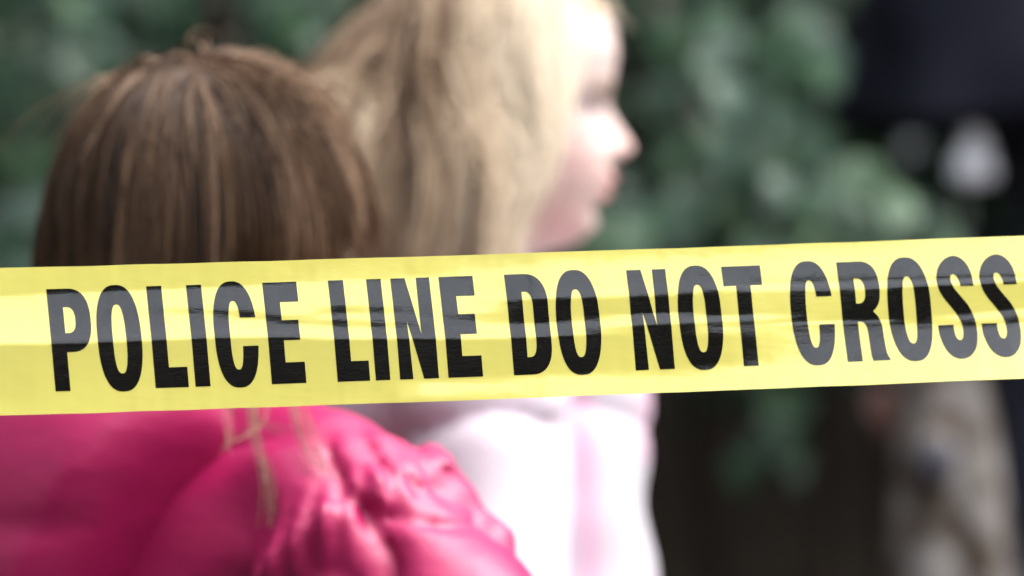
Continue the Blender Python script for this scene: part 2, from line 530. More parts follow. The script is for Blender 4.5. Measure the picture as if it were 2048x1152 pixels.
def skin_mesh(name, fn, chin, hair_col, skin=(0.62, 0.40, 0.31), hairline=None):
    zs = np.concatenate([np.arange(0.0, chin - 0.10, 0.012), np.arange(chin - 0.10, chin + 0.235, 0.0032)])
    v, f = surface(fn, np.concatenate([np.arange(-0.35, -0.088, 0.007), np.arange(-0.088, 0.088, 0.0038), np.arange(0.088, 0.355, 0.007)]), grid(-0.15, 0.17, 0.0042), zs)
    x, y, z = v[:, 0], v[:, 1], v[:, 2] - chin
    c = np.tile(np.array(skin), (len(v), 1))
    G = lambda a, c_, s: np.exp(-((a - c_) / s) ** 2)
    def paint(w, col):
        nonlocal c
        w = np.clip(w, 0, 1)[:, None]
        c = c * (1 - w) + np.array(col) * w
    face = (y > 0.02)
    paint(0.32 * G(z, 0.016, 0.022) * G(y, 0.045, 0.028) * (np.abs(x) > 0.012), (0.56, 0.20, 0.18))
    paint(0.25 * face * G(z, 0.06, 0.02) * G(np.abs(x), 0.045, 0.02), (0.72, 0.30, 0.27))
    paint(0.30 * face * G(z, 0.07, 0.012) * G(x, 0, 0.014), (0.75, 0.33, 0.28))
    paint(0.9 * face * (np.clip(G(z, 0.048, 0.0055) + G(z, 0.036, 0.0055), 0, 1)) * G(x, 0, 0.018) * (y > 0.075), (0.52, 0.13, 0.13))
    paint(0.95 * face * G(z, 0.101, 0.005) * np.clip(G(np.abs(x), 0.032, 0.016) * 1.5, 0, 1) * (y > 0.035), np.array((0.10, 0.07, 0.06)))
    paint(0.35 * face * G(z, 0.096, 0.014) * np.clip(G(np.abs(x), 0.028, 0.016) * 1.3, 0, 1) * (y > 0.035), np.array((0.36, 0.22, 0.22)))  # shading of the eye sockets painted into the skin colour
    paint(0.8 * face * G(z, 0.117, 0.004) * np.clip(G(np.abs(x), 0.030, 0.014) * 1.4, 0, 1) * (y > 0.05), np.array(hair_col) * 0.7)
    if hairline is not None:
        paint(hairline(x, y, z) * (np.abs(x) < 0.2) * (z > 0.02), hair_col)
    me = mesh_np(name, v, f, m_skin, attrs={'col': c})
    return me

def add_eyes(parent, chin):
    me_w = mat('eye_white', (0.75, 0.72, 0.70), 0.15, 0.6)
    me_i = mat('iris', (0.06, 0.10, 0.14), 0.1, 0.7)
    for sx in (-1, 1):
        v, f = surface(lambda X, Y, Z: ell(X, Y, Z, (0, 0, 0), (0.0115,) * 3), grid(-0.015, 0.015, 0.0015), grid(-0.015, 0.015, 0.0015), grid(-0.015, 0.015, 0.0015))
        o = link('eye', mesh_np('eye', v, f, me_w), parent); o.location = (sx * 0.030, 0.0585, chin + 0.098)
        v, f = surface(lambda X, Y, Z: ell(X, Y, Z, (0, 0.0095, 0), (0.0055, 0.003, 0.0055)), grid(-0.008, 0.008, 0.001), grid(0.003, 0.016, 0.001), grid(-0.008, 0.008, 0.001))
        link('iris', mesh_np('iris', v, f, me_i), o)

def hair_mat(name, ramp, rough=0.34, spec=0.55):
    m = mat(name, rough=rough, spec=spec)
    n, l, b = nodes(m)
    a = n.new('ShaderNodeAttribute'); a.attribute_name = 'tone'
    r = n.new('ShaderNodeValToRGB')
    cr = r.color_ramp
    cr.elements[0].position, cr.elements[1].position = 0.0, 1.0
    cr.elements[0].color = (*ramp[0], 1); cr.elements[1].color = (*ramp[-1], 1)
    for i in range(1, len(ramp) - 1):
        e = cr.elements.new(i / (len(ramp) - 1)); e.color = (*ramp[i], 1)
    l.new(a.outputs['Fac'], r.inputs['Fac'])
    l.new(r.outputs['Color'], b.inputs['Base Color'])
    tr_ = n.new('ShaderNodeBsdfTranslucent'); mx_ = n.new('ShaderNodeMixShader'); mx_.inputs['Fac'].default_value = 0.30
    o_ = [q for q in n if q.type == 'OUTPUT_MATERIAL'][0]
    l.new(r.outputs['Color'], tr_.inputs['Color']); l.new(b.outputs[0], mx_.inputs[1]); l.new(tr_.outputs[0], mx_.inputs[2]); l.new(mx_.outputs[0], o_.inputs['Surface'])
    return m

def strands_to_mesh(name, P, rad, tone, m):
    """P (n, k, 3) strand points -> three-sided tapering tubes"""
    n, k, _ = P.shape
    T = np.gradient(P, axis=1)
    T /= np.linalg.norm(T, axis=2, keepdims=True) + 1e-9
    ref = np.array([0.31, 0.77, 0.21]); ref = ref / np.linalg.norm(ref)
    U = np.cross(T, ref); U /= np.linalg.norm(U, axis=2, keepdims=True) + 1e-9
    W = np.cross(T, U)
    taper = np.interp(np.linspace(0, 1, k), [0, 0.1, 0.75, 1], [0.8, 1, 0.9, 0.25])
    rr = (rad[:, None] * taper[None])[..., None]
    V = np.stack([P + rr * (U * math.cos(a) + W * math.sin(a)) for a in (0, 2.094, 4.189)], 2)    # n,k,3,3
    base = (np.arange(n) * k * 3)[:, None, None] + (np.arange(k - 1) * 3)[None, :, None] + np.arange(3)[None, None, :]
    nxt = (np.arange(n) * k * 3)[:, None, None] + (np.arange(k - 1) * 3)[None, :, None] + ((np.arange(3) + 1) % 3)[None, None, :]
    F = np.stack([base, nxt, nxt + 3, base + 3], -1).reshape(-1, 4)
    tn = np.repeat(np.clip(tone, 0, 1), k * 3)
    return mesh_np(name, V.reshape(-1, 3), F, m, attrs={'tone': tn})

def grow(roots, d0, lift, length, collide, steps, gravity, wander, seed=1, drift=None, limit=None):
    """roots (n,3), d0 (n,3) starting direction, lift (n) height of the layer above the scalp"""
    r2 = np.random.default_rng(seed)
    n = len(roots)
    P = np.zeros((n, steps + 1, 3)); P[:, 0] = roots
    D = d0.copy()
    ph = r2.uniform(0, 6.28, n)
    for i in range(steps):
        st = (length / steps)[:, None]
        g = np.array([0, 0, -1.0])
        k = gravity[:, None] * (0.35 + 0.9 * i / steps)
        D = D * (1 - k) + g * k
        if drift is not None:
            D = D + drift * 0.05
        p = P[:, i]
        D = D + wander[:, None] * np.stack([vnoise(p[:, 0] * 18 + ph, p[:, 1] * 18, p[:, 2] * 9, 11), vnoise(p[:, 0] * 18, p[:, 1] * 18 + ph, p[:, 2] * 9, 12), 0 * ph], 1)
        D /= np.linalg.norm(D, axis=1, keepdims=True) + 1e-9
        q = p + D * st
        want = lift * min(1.0, (i + 1) / 4.0)
        for _ in range(2):
            e = 0.002
            dist = collide(q)
            gx = np.stack([collide(q + np.array([e, 0, 0])) - dist, collide(q + np.array([0, e, 0])) - dist, collide(q + np.array([0, 0, e])) - dist], 1)
            gx /= np.linalg.norm(gx, axis=1, keepdims=True) + 1e-9
            push = np.clip(want - dist, 0, 0.02)
            q = q + gx * push[:, None]
        if limit is not None:
            q = limit(q)
        D2 = q - p
        D = 0.5 * D + 0.5 * D2 / (np.linalg.norm(D2, axis=1, keepdims=True) + 1e-9)
        P[:, i + 1] = q
    return P

def truncate(P, zcut):
    """end each strand where it sinks below its own zcut and spread its points over what is left"""
    n, k, _ = P.shape
    below = P[:, :, 2] < zcut[:, None]
    first = np.where(below.any(1), below.argmax(1), k)
    last = np.clip(first - 1, 3, k - 1).astype(float)
    u = np.linspace(0, 1, k)[None] * last[:, None]
    i0 = np.minimum(u.astype(int), k - 2); a = (u - i0)[..., None]
    r_ = np.arange(n)[:, None]
    return P[r_, i0] * (1 - a) + P[r_, i0 + 1] * a

def clump(P, n_clumps, amount, seed):
    """pull strands towards lock leaders, more at the tips; returns strands and the lock index"""
    r2 = np.random.default_rng(seed)
    n, k, _ = P.shape
    lead = r2.choice(n, n_clumps, replace=False)
    mid = P[:, k // 2]
    own = np.empty(n, int)
    for s in range(0, n, 500):
        own[s:s + 500] = np.argmin(((mid[s:s + 500, None] - mid[lead][None]) ** 2).sum(-1), 1)
    w = (np.linspace(0, 1, k) ** 0.8 * amount)[None, :, None]
    return P * (1 - w) + P[lead[own]] * w, own

def person_base(X, Y, Z, chin, sh, hip_z, wrist, elbow, shw=0.125):
    """legs, trunk, neck, arms of a standing child; the limbs share one surface with the head"""
    d = f_head(X, Y, Z - chin)
    d = smin(d, cone(X, Y, Z, (0, -0.022, sh - 0.01), (0, -0.012, chin + 0.04), 0.040, 0.036), 0.022)
    d = smin(d, cone(X, Y, Z, (0, -0.01, sh - 0.06), (0, 0, hip_z + 0.03), 0.080, 0.074, 1.25, 0.85), 0.03)
    d = smin(d, cone(X, Y, Z, (-0.10, -0.012, sh - 0.03), (0.10, -0.012, sh - 0.03), 0.040, 0.040), 0.03)
    for s in (-1, 1):
        w = (s * wrist[0], wrist[1], wrist[2]); e = (s * elbow[0], elbow[1], elbow[2])
        d = smin(d, cone(X, Y, Z, (s * shw, -0.012, sh - 0.035), e, 0.036, 0.028), 0.02)
        d = smin(d, cone(X, Y, Z, e, w, 0.028, 0.019), 0.012)
        d = smin(d, f_hand(X, Y, Z, w, s), 0.006)
        k = (s * 0.062, 0.012, hip_z * 0.52); a = (s * 0.060, -0.012, 0.075)
        d = smin(d, cone(X, Y, Z, (s * 0.058, 0, hip_z), k, 0.068, 0.046), 0.03)
        d = smin(d, cone(X, Y, Z, k, a, 0.045, 0.030), 0.015)
        d = smin(d, cone(X, Y, Z, (s * 0.060, -0.02, 0.035), (s * 0.066, 0.10, 0.028), 0.030, 0.024), 0.015)
    return d

def trousers_and_shoes(parent, hip_z, m_tr, m_sh):
    def f_tr(X, Y, Z):
        d = cone(X, Y, Z, (0, 0, hip_z + 0.02), (0, 0, hip_z - 0.02), 0.095, 0.098, 1.15, 0.9)
        for s in (-1, 1):
            d = smin(d, cone(X, Y, Z, (s * 0.058, 0, hip_z - 0.02), (s * 0.063, 0.012, hip_z * 0.52), 0.078, 0.060), 0.03)
            d = smin(d, cone(X, Y, Z, (s * 0.063, 0.012, hip_z * 0.52), (s * 0.061, -0.012, 0.09), 0.060, 0.052), 0.02)
        d = d - 0.004 * vnoise(X * 16, Y * 16, Z * 34, 21)
        return smax(d, 0.07 - Z, 0.006)
    v, f = surface(f_tr, grid(-0.19, 0.19, 0.008), grid(-0.15, 0.15, 0.008), grid(0.03, hip_z + 0.16, 0.01))
    link('trousers', mesh_np('trousers', v, f, m_tr), parent)
    for s in (-1, 1):
        def f_sh(X, Y, Z):
            d = cone(X, Y, Z, (s * 0.061, -0.025, 0.045), (s * 0.067, 0.105, 0.033), 0.043, 0.036)
            d = smin(d, cone(X, Y, Z, (s * 0.061, -0.02, 0.05), (s * 0.061, -0.018, 0.10), 0.042, 0.042), 0.02)
            return smax(smax(d, 0.006 - Z, 0.006), Z - 0.115, 0.005)
        v, f = surface(f_sh, grid(s * 0.065 - 0.08, s * 0.065 + 0.08, 0.005), grid(-0.1, 0.17, 0.006), grid(-0.01, 0.14, 0.006))
        link('shoe', mesh_np('shoe', v, f, m_sh), parent)

m_denim = mat('denim', rough=0.85, spec=0.2)
noise_color(m_denim, (0.03, 0.045, 0.09), (0.06, 0.085, 0.15), 40, 5)
m_shoe = mat('shoe_leather', (0.12, 0.10, 0.10), 0.5, 0.4)

def fibonacci(n):
    i = np.arange(n) + 0.5
    ph = np.arccos(1 - 2 * i / n); th = np.pi * (1 + 5 ** 0.5) * i
    return np.stack([np.cos(th) * np.sin(ph), np.sin(th) * np.sin(ph), np.cos(ph)], 1)

def scalp_points(n, chin, keep):
    """points on the head surface, found by marching from a centre"""
    dirs = fibonacci(n)
    c = np.array([0, -0.005, chin + 0.11])
    lo, hi = np.full(n, 0.01), np.full(n, 0.16)
    for _ in range(22):
        mid = (lo + hi) / 2
        p = c + dirs * mid[:, None]
        ins = f_head(p[:, 0], p[:, 1], p[:, 2] - chin) < 0
        lo = np.where(ins, mid, lo); hi = np.where(ins, hi, mid)
    p = c + dirs * lo[:, None]
    k = keep(p[:, 0], p[:, 1], p[:, 2] - chin)
    return p[k], dirs[k]

# ------------------------------------------------------------------ girl with brown hair (back view, magenta jacket)
D1 = 2.42
B_CHIN, B_SH, B_HIP = 1.036, 0.978, 0.60
b_pos = px(425, 576, D1)
girl_b = thing('person', 'girl with long brown hair seen from behind in a magenta jacket', 'person', (b_pos.x, D1, 0), R(-48), 'two girls behind the police tape')

def b_keep(x, y, z):
    return (z > 0.045) & ~((y > 0.035) & (z < 0.155 + 0.25 * np.abs(x))) & ~((y > -0.012) & (z < 0.112))
def b_body(X, Y, Z):
    return person_base(X, Y, Z, B_CHIN, B_SH, B_HIP, (0.271, 0.07, 0.63), (0.282, 0.015, 0.785))
HC1 = (0.055, 0.032, 0.020)
link('body', skin_mesh('body', b_body, B_CHIN, HC1, hairline=lambda x, y, z: b_keep(x, y, z).astype(float)), girl_b)
add_eyes(girl_b, B_CHIN)
trousers_and_shoes(girl_b, B_HIP, m_denim, m_shoe)

m_mag = mat('magenta_nylon', (0.29, 0.002, 0.062), 0.46, 0.45)
b_ = nodes(m_mag)[2]
b_.inputs['Sheen Weight'].default_value = 0.12
b_.inputs['Sheen Roughness'].default_value = 0.4
b_.inputs['Sheen Tint'].default_value = (1.0, 0.35, 0.65, 1)
noise_bump(m_mag, 30, 0.22, 0.006, (1, 1, 1.8), 4.0)

def b_local(x, y, dep=0.0):
    """photo pixel near this girl -> her local frame (dep metres nearer the camera)"""
    w = px(x, y, D1 - dep) - Vector((b_pos.x, D1, 0))
    a = R(48)
    return np.array([w.x * math.cos(a) - w.y * math.sin(a), w.x * math.sin(a) + w.y * math.cos(a), w.z])
RF = [b_local(868, 925, 0.12), b_local(885, 965, 0.135), b_local(925, 1040, 0.14), b_local(985, 1085, 0.15)]

def f_bjacket(X, Y, Z):
    d = cone(X, Y, Z, (0, -0.012, B_SH - 0.05), (0, 0, B_HIP + 0.02), 0.118, 0.115, 1.2, 0.92)
    d = smin(d, cone(X, Y, Z, (-0.125, -0.015, B_SH - 0.012), (0.125, -0.015, B_SH - 0.012), 0.058, 0.058), 0.035)
    d = smin(d, cone(X, Y, Z, (0, -0.02, B_SH), (0, -0.012, B_SH + 0.055), 0.078, 0.066), 0.03)
    d = d - 0.0045 * vnoise(X * 14, Y * 14, Z * 30, 31) + 0.006 * (1 - np.abs(vnoise(X * 12, Y * 12, Z * 18 + 5 * X, 32))) ** 5
    for s in (-1, 1):
        a = np.array((s * 0.150, -0.012, B_SH - 0.020)); e = np.array((s * 0.312, 0.015, 0.790)); w = np.array((s * 0.275, 0.07, 0.640))
        sl = smin(cone(X, Y, Z, a, e, 0.056, 0.078), cone(X, Y, Z, e, w, 0.078, 0.050), 0.02)
        ax = (e - a) / np.linalg.norm(e - a)
        t = (X - a[0]) * ax[0] + (Y - a[1]) * ax[1] + (Z - a[2]) * ax[2]
        wav = vnoise(X * 9, Y * 9 + 4, Z * 9, 41)
        rid = 1 - np.abs(vnoise(X * 7 + 3, Y * 7, Z * 19 + 1.5 * wav + 4 * s * X, 43))
        rid2 = 1 - np.abs(vnoise(X * 15, Y * 15, Z * 34 + 2 * wav, 44))
        sl = sl + 0.015 * rid ** 7 + 0.007 * rid2 ** 6 - 0.004 * vnoise(X * 22, Y * 22, Z * 26, 42) - 0.006
        sl = sl - 0.010 * np.exp(-((t - 0.015) / 0.014) ** 2)                # gathered head of the sleeve
        sl = sl - 0.004 * np.exp(-((t - 0.015) / 0.02) ** 2) * np.sin(26 * np.arctan2(Y - a[1], X - a[0]))
        if s > 0:                                                            # crumpled seam standing up along the outer arm
            rf = np.minimum(cone(X, Y, Z, RF[0], RF[1], 0.013, 0.015), np.minimum(cone(X, Y, Z, RF[1], RF[2], 0.015, 0.013), cone(X, Y, Z, RF[2], RF[3], 0.012, 0.010)))
            sl = smin(sl, rf + 0.011 * (1 - np.abs(vnoise(X * 30, Y * 30, Z * 48 + 10 * X, 45))) ** 3 - 0.005, 0.005)
        d = smin(d, sl, 0.012)
    d = smax(d, B_HIP - 0.03 - Z, 0.01)
    return d
v, f = surface(f_bjacket, grid(-0.41, 0.41, 0.0043), grid(-0.18, 0.18, 0.0043), grid(B_HIP - 0.06, B_SH + 0.14, 0.0043))
jacket_b = link('jacket', mesh_np('jacket', v, f, m_mag), girl_b)

def f_bhood(X, Y, Z):
    # a soft hood fallen on the back: a wide bag, hollowed from above where the hair drops into it
    bag = ell(X, Y, Z, (-0.035, -0.105, B_SH - 0.035), (0.165, 0.088, 0.145))
    bag = smin(bag, cone(X, Y, Z, (-0.10, -0.07, B_SH + 0.005), (0.07, -0.085, B_SH + 0.02), 0.045, 0.042), 0.03)
    bag = bag - 0.006 * vnoise(X * 9, Y * 9, Z * 12, 51) - 0.003 * vnoise(X * 20, Y * 20, Z * 12, 52) + 0.005 * (1 - np.abs(vnoise(X * 8 + Z * 5, Y * 8, Z * 10, 53))) ** 6
    cut = ell(X, Y, Z, (-0.01, -0.055, B_SH + 0.10), (0.095, 0.072, 0.11))
    bag = smax(bag, -cut, 0.02)
    # slanting seam edge towards the right shoulder
    return smax(bag, (X - 0.075) * 0.82 + (B_SH - 0.02 - Z) * 0.42, 0.02)
v, f = surface(f_bhood, grid(-0.24, 0.16, 0.005), grid(-0.24, 0.02, 0.005), grid(B_SH - 0.24, B_SH + 0.12, 0.005))
link('hood', mesh_np('hood', v, f, m_mag), jacket_b)

def hair_collider(chin, sh, extra=None):
    def c(q):
        X, Y, Z = q[:, 0], q[:, 1], q[:, 2]
        d = smin(ell(X, Y, Z, (0, -0.004, chin + 0.115), (0.073, 0.097, 0.097)), ell(X, Y, Z, (0, 0.01, chin + 0.06), (0.062, 0.078, 0.075)), 0.02)
        d = smin(d, cone(X, Y, Z, (0, -0.02, sh), (0, -0.012, chin + 0.06), 0.052, 0.045), 0.02)
        if extra is not None:
            d = np.minimum(d, extra(X, Y, Z))
        return d
    return c

N1 = 9000
roots, dirs = scalp_points(int(N1 * 1.5), B_CHIN, b_keep)
jit = rng.normal(0, 0.0015, roots.shape); roots = roots + jit
n = len(roots)
crown = np.array([0.010, -0.028, B_CHIN + 0.205])
d0 = roots - crown + rng.normal(0, 0.010, roots.shape)
d0 -= (d0 * dirs).sum(1, keepdims=True) * dirs
d0 /= np.linalg.norm(d0, axis=1, keepdims=True) + 1e-9
d0 = d0 + 0.04 * dirs
lift = rng.uniform(0.0015, 0.0075, n)
length = np.full(n, 0.30)
coll = hair_collider(B_CHIN, B_SH, lambda X, Y, Z: ell(X, Y, Z, (0, -0.02, B_SH - 0.02), (0.12, 0.09, 0.06)))
P = grow(roots, d0, lift, length, coll, 26, np.full(n, 0.38), np.full(n, 0.035), seed=3)
low = np.clip((B_CHIN + 0.10 - P[:, :, 2]) / 0.10, 0, 1) ** 1.5              # the ends spread a little over the collar
rad_ = P[:, :, :2] - np.array([0, -0.01]); P[:, :, :2] += rad_ * (np.where(rad_[..., 0] * 0.67 + rad_[..., 1] * 0.74 > 0.03, -0.45, 0.03) * low)[..., None]
across = (P[:, 10:, 0] * math.cos(R(48)) + P[:, 10:, 1] * math.sin(R(48))).max(1)
P[:, :, :2] -= rad_ * (0.07 * np.clip((B_CHIN + 0.16 - P[:, :, 2]) / 0.1, 0, 1))[..., None]
zc = np.where(across > 0.078, rng.uniform(1.105, 1.150, n), rng.uniform(1.015, 1.055, n))    # shorter at the cheek, where it is pushed off the face
P = truncate(P, zc)
ph_ = rng.uniform(0, 6.28, n)
amp = (np.linspace(0, 1, P.shape[1]) ** 1.3)[None, :]
for ax_, sd_ in ((0, 61), (1, 62)):
    P[:, :, ax_] += amp * (0.010 * vnoise(P[:, :, 0] * 14 + 7, P[:, :, 1] * 14, P[:, :, 2] * 7, sd_) + 0.004 * np.sin(ph_)[:, None])
P, big = clump(P, 70, 0.10, 8)
P, lock = clump(P, 700, 0.32, 5)
lt = rng.uniform(0, 1, 700); bt = rng.uniform(0, 1, 70)
side = np.clip((P[:, 14, 0] * 0.67 + P[:, 14, 1] * 0.74) * 5.0 - 0.03, -0.2, 0.42)       # right side painted paler, as the side the light falls on
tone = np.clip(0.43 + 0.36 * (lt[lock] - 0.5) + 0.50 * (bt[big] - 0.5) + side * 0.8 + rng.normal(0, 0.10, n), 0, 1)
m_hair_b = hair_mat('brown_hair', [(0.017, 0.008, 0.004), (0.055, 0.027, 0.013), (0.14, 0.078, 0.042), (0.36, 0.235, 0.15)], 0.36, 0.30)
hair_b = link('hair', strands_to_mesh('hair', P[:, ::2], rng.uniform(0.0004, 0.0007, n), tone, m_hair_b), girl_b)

# stray hairs lifting off the crown and thin locks that slip out over the shoulder
ns = 520
k = rng.choice(n, ns)
r0 = roots[k]; up = dirs[k] + rng.normal(0, 0.25, (ns, 3)); m_ = r0[:, 2] > B_CHIN + 0.185
r0, up = r0[m_], up[m_]; ns = len(r0)
t = np.linspace(0, 1, 12)[None, :, None]
L = rng.uniform(0.025, 0.055, ns)[:, None, None]
tang = d0[k][m_]
Ps = r0[:, None] + up[:, None] * L * t * 0.55 + tang[:, None] * L * t ** 2 * 0.9 + np.array([0, 0, -1.0]) * L * t ** 3 * 0.7
link('stray_hair', strands_to_mesh('stray_hair', Ps, np.full(ns, 0.00045), rng.uniform(0.75, 1, ns), m_hair_b), hair_b)

locks = [((520, 640), (500, 850), (545, 960), (545, 1060)), ((560, 640), (590, 820), (610, 900), (640, 960)), ((480, 640), (460, 830), (455, 870), (440, 900)),
         ((600, 640), (600, 830), (660, 930), (655, 1010)), ((540, 650), (520, 840), (500, 870), (470, 900)), ((500, 650), (490, 820), (520, 850), (560, 870))]
Pl, tl = [], []
for li, pts in enumerate(locks):
    for s in range(7 if li in (0, 1) else 3):
        j = rng.normal(0, 6, (4, 2)) * np.array([[1], [1], [1.5], [2.5]]); sh_ = rng.normal(0, 5, 2)
        ctrl = np.array([b_local(p[0] + j[i, 0] + sh_[0], p[1] + j[i, 1], dep=dp) for i, (p, dp) in enumerate(zip(pts, (0.07, 0.135, 0.16, 0.17)))])
        tt = np.linspace(0, 3, 14)
        Pl.append(np.stack([np.interp(tt, range(4), ctrl[:, c]) for c in range(3)], 1)); tl.append(rng.uniform(0.9, 1.0))
Pl = np.array(Pl)
for _ in range(2):
    Pl[:, 1:-1] = (Pl[:, :-2] + 2 * Pl[:, 1:-1] + Pl[:, 2:]) / 4
link('loose_lock', strands_to_mesh('loose_lock', Pl, np.full(len(Pl), 0.00036), np.array(tl), m_hair_b), hair_b)

# ------------------------------------------------------------------ girl with blonde hair (profile, white and pink jacket)
D2 = 2.85
L_CHIN, L_SH, L_HIP = 1.133, 1.068, 0.66
l_pos = px(989, 576, D2)
girl_l = thing('person', 'girl with blonde hair in profile wearing a white and pale pink jacket', 'person', (l_pos.x, D2, 0), R(-88), 'two girls behind the police tape')

def l_keep(x, y, z):
    return (z > 0.05) & ~((y > 0.030) & (z < 0.168 - 0.3 * np.clip(0.05 - y, 0, 0.05))) & ~((y > -0.03) & (z < 0.10)) & ~((y > 0.02) & (z < 0.14))
def l_body(X, Y, Z):
    return person_base(X, Y, Z, L_CHIN, L_SH, L_HIP, (0.19, 0.04, 0.66), (0.18, -0.01, 0.84))
HC2 = (0.30, 0.20, 0.11)
link('body', skin_mesh('body', l_body, L_CHIN, HC2, skin=(0.50, 0.385, 0.345), hairline=lambda x, y, z: l_keep(x, y, z).astype(float)), girl_l)
add_eyes(girl_l, L_CHIN)
trousers_and_shoes(girl_l, L_HIP, m_denim, m_shoe)

m_white = mat('white_pink_fabric', (0.70, 0.63, 0.71), 0.55, 0.4)
n_, l_, b_ = nodes(m_white)
at = n_.new('ShaderNodeAttribute'); at.attribute_name = 'col'
l_.new(at.outputs['Color'], b_.inputs['Base Color'])
b_.inputs['Sheen Weight'].default_value = 0.2
noise_bump(m_white, 70, 0.2, 0.003)

def f_ljacket(X, Y, Z):
    d = cone(X, Y, Z, (0, 0.0, L_SH - 0.07), (0, 0.005, L_HIP + 0.02), 0.108, 0.112, 1.15, 1.06)
    d = smin(d, cone(X, Y, Z, (-0.105, -0.012, L_SH - 0.025), (0.105, -0.012, L_SH - 0.025), 0.052, 0.052), 0.035)
    d = smin(d, cone(X, Y, Z, (0, -0.024, L_SH - 0.02), (0, -0.018, L_SH + 0.022), 0.068, 0.060), 0.025)
    d = smin(d, ell(X, Y, Z, (0, -0.115, L_SH - 0.035), (0.115, 0.065, 0.085)), 0.03)
    d = d - 0.009 * vnoise(X * 11, Y * 11, Z * 17, 61) + 0.007 * (1 - np.abs(vnoise(X * 9, Y * 9 + 2, Z * 12 + 4 * Y, 64))) ** 5
    for s in (-1, 1):
        a = np.array((s * 0.120, -0.012, L_SH - 0.03)); e = np.array((s * 0.190, -0.005, 0.84)); w = np.array((s * 0.195, 0.04, 0.67))
        sl = smin(cone(X, Y, Z, a, e, 0.057, 0.054), cone(X, Y, Z, e, w, 0.054, 0.040), 0.02)
        t = np.abs(Z - a[2])
        rid = 1 - np.abs(vnoise(X * 8, Y * 8, Z * 17 + 3 * X, 62))
        sl = sl + 0.016 * rid ** 4 - 0.005 - 0.005 * vnoise(X * 16, Y * 16, Z * 20, 63)
        d = smin(d, sl, 0.014)
    return smax(d, L_HIP - 0.02 - Z, 0.01)
v, f = surface(f_ljacket, grid(-0.30, 0.30, 0.005), grid(-0.21, 0.18, 0.005), grid(L_HIP - 0.05, L_SH + 0.13, 0.005))
c = np.tile(np.array((0.44, 0.405, 0.44)), (len(v), 1))
x, y, z = v.T
stripe = np.exp(-((y - 0.058 - 0.06 * (1.02 - z)) / 0.011) ** 2) * (x > 0.02)
edge = np.clip((y - 0.095) / 0.02, 0, 1) * (z > 0.97) * np.clip((1.03 - np.abs(x) * 3) * 2, 0, 1)
patch = np.clip(vnoise(x * 13, y * 13, z * 13, 71) * 1.6 - 0.35, 0, 1) * 0.15
pink = np.array((0.46, 0.22, 0.33))
w = np.clip(0.75 * stripe + 0.8 * edge + patch, 0, 1)[:, None]
c = c * (1 - w) + pink * w
jacket_l = link('jacket', mesh_np('jacket', v, f, m_white, attrs={'col': c}), girl_l)

N2 = 9000
roots, dirs = scalp_points(int(N2 * 1.6), L_CHIN, l_keep)
roots = roots + rng.normal(0, 0.0015, roots.shape)
n = len(roots)
sgn = np.where(roots[:, 0] > 0.004, 1.0, -1.0)
fw = np.clip((roots[:, 1] + 0.02) / 0.1, -1, 1)
d0 = np.stack([sgn * 0.8, -0.75 * np.clip(fw, 0, 1) - 0.6 * (fw < -0.3), -0.1 + 0 * sgn], 1) + rng.normal(0, 0.12, (n, 3))
d0 -= (d0 * dirs).sum(1, keepdims=True) * dirs
d0 /= np.linalg.norm(d0, axis=1, keepdims=True) + 1e-9
d0 = d0 + 0.12 * dirs
lift = rng.uniform(0.003, 0.020, n) + 0.024 * np.clip(-fw, 0, 1) * rng.uniform(0.3, 1, n)
length = np.full(n, 0.36)
coll = hair_collider(L_CHIN, L_SH, lambda X, Y, Z: ell(X, Y, Z, (0, -0.012, L_SH - 0.02), (0.11, 0.09, 0.06)))
jl = rng.uniform(-0.022, 0.006, n) + np.where(rng.uniform(0, 1, n) < 0.12, rng.uniform(0.004, 0.026, n), 0)
def l_limit(q):
    """the hair is combed back off the face: nothing falls in front of a line from the forehead to the jaw"""
    z = q[:, 2] - L_CHIN
    yl = np.interp(z, [-0.1, 0.02, 0.06, 0.10, 0.13, 0.155, 0.175, 0.20, 0.23], [0.0, 0.014, 0.034, 0.049, 0.068, 0.084, 0.094, 0.10, 0.10]) + jl
    q = q.copy(); q[:, 1] = np.where(q[:, 1] > yl, q[:, 1] * 0.35 + yl * 0.65, q[:, 1])
    return q
P = grow(roots, d0, lift, length, coll, 28, np.full(n, 0.34), np.full(n, 0.06), seed=4, limit=l_limit)
low = np.clip((L_CHIN + 0.16 - P[:, :, 2]) / 0.16, 0, 1)
back_ = P[:, :, 1] - 0.01
P[:, :, 1] += np.where(back_ < 0, back_ * 0.30, 0) * low
P[:, :, 0] += P[:, :, 0] * 0.10 * low
P = truncate(P, rng.uniform(1.075, 1.125, n))
P, big = clump(P, 60, 0.25, 9)
P, lock = clump(P, 420, 0.55, 6)
lt = rng.uniform(0, 1, 420); bt = rng.uniform(0, 1, 60)
front = np.clip((P[:, 10, 1] + 0.05) / 0.11, -0.7, 1)  # tone goes paler towards the face, painting in the light caught there
tone = np.clip(0.62 + 0.38 * (lt[lock] - 0.5) + 0.62 * (bt[big] - 0.5) + 0.45 * front + rng.normal(0, 0.1, n), 0, 1)
ar = np.linspace(0, 1, P.shape[1])[None, :]
lp = rng.uniform(0, 6.28, 60)[big][:, None]
P[:, :, 1] += 0.005 * ar * np.sin(ar * 9 + lp); P[:, :, 0] += 0.004 * ar * np.sin(ar * 8 + 2 * lp)
m_hair_l = hair_mat('blonde_hair', [(0.055, 0.026, 0.013), (0.21, 0.127, 0.074), (0.50, 0.37, 0.24), (0.80, 0.69, 0.53)], 0.40, 0.38)
hair_l = link('hair', strands_to_mesh('hair', P[:, ::2], rng.uniform(0.0005, 0.00085, n), tone, m_hair_l), girl_l)
ns = 50
k = rng.choice(np.nonzero((roots[:, 1] > 0.03))[0], ns)
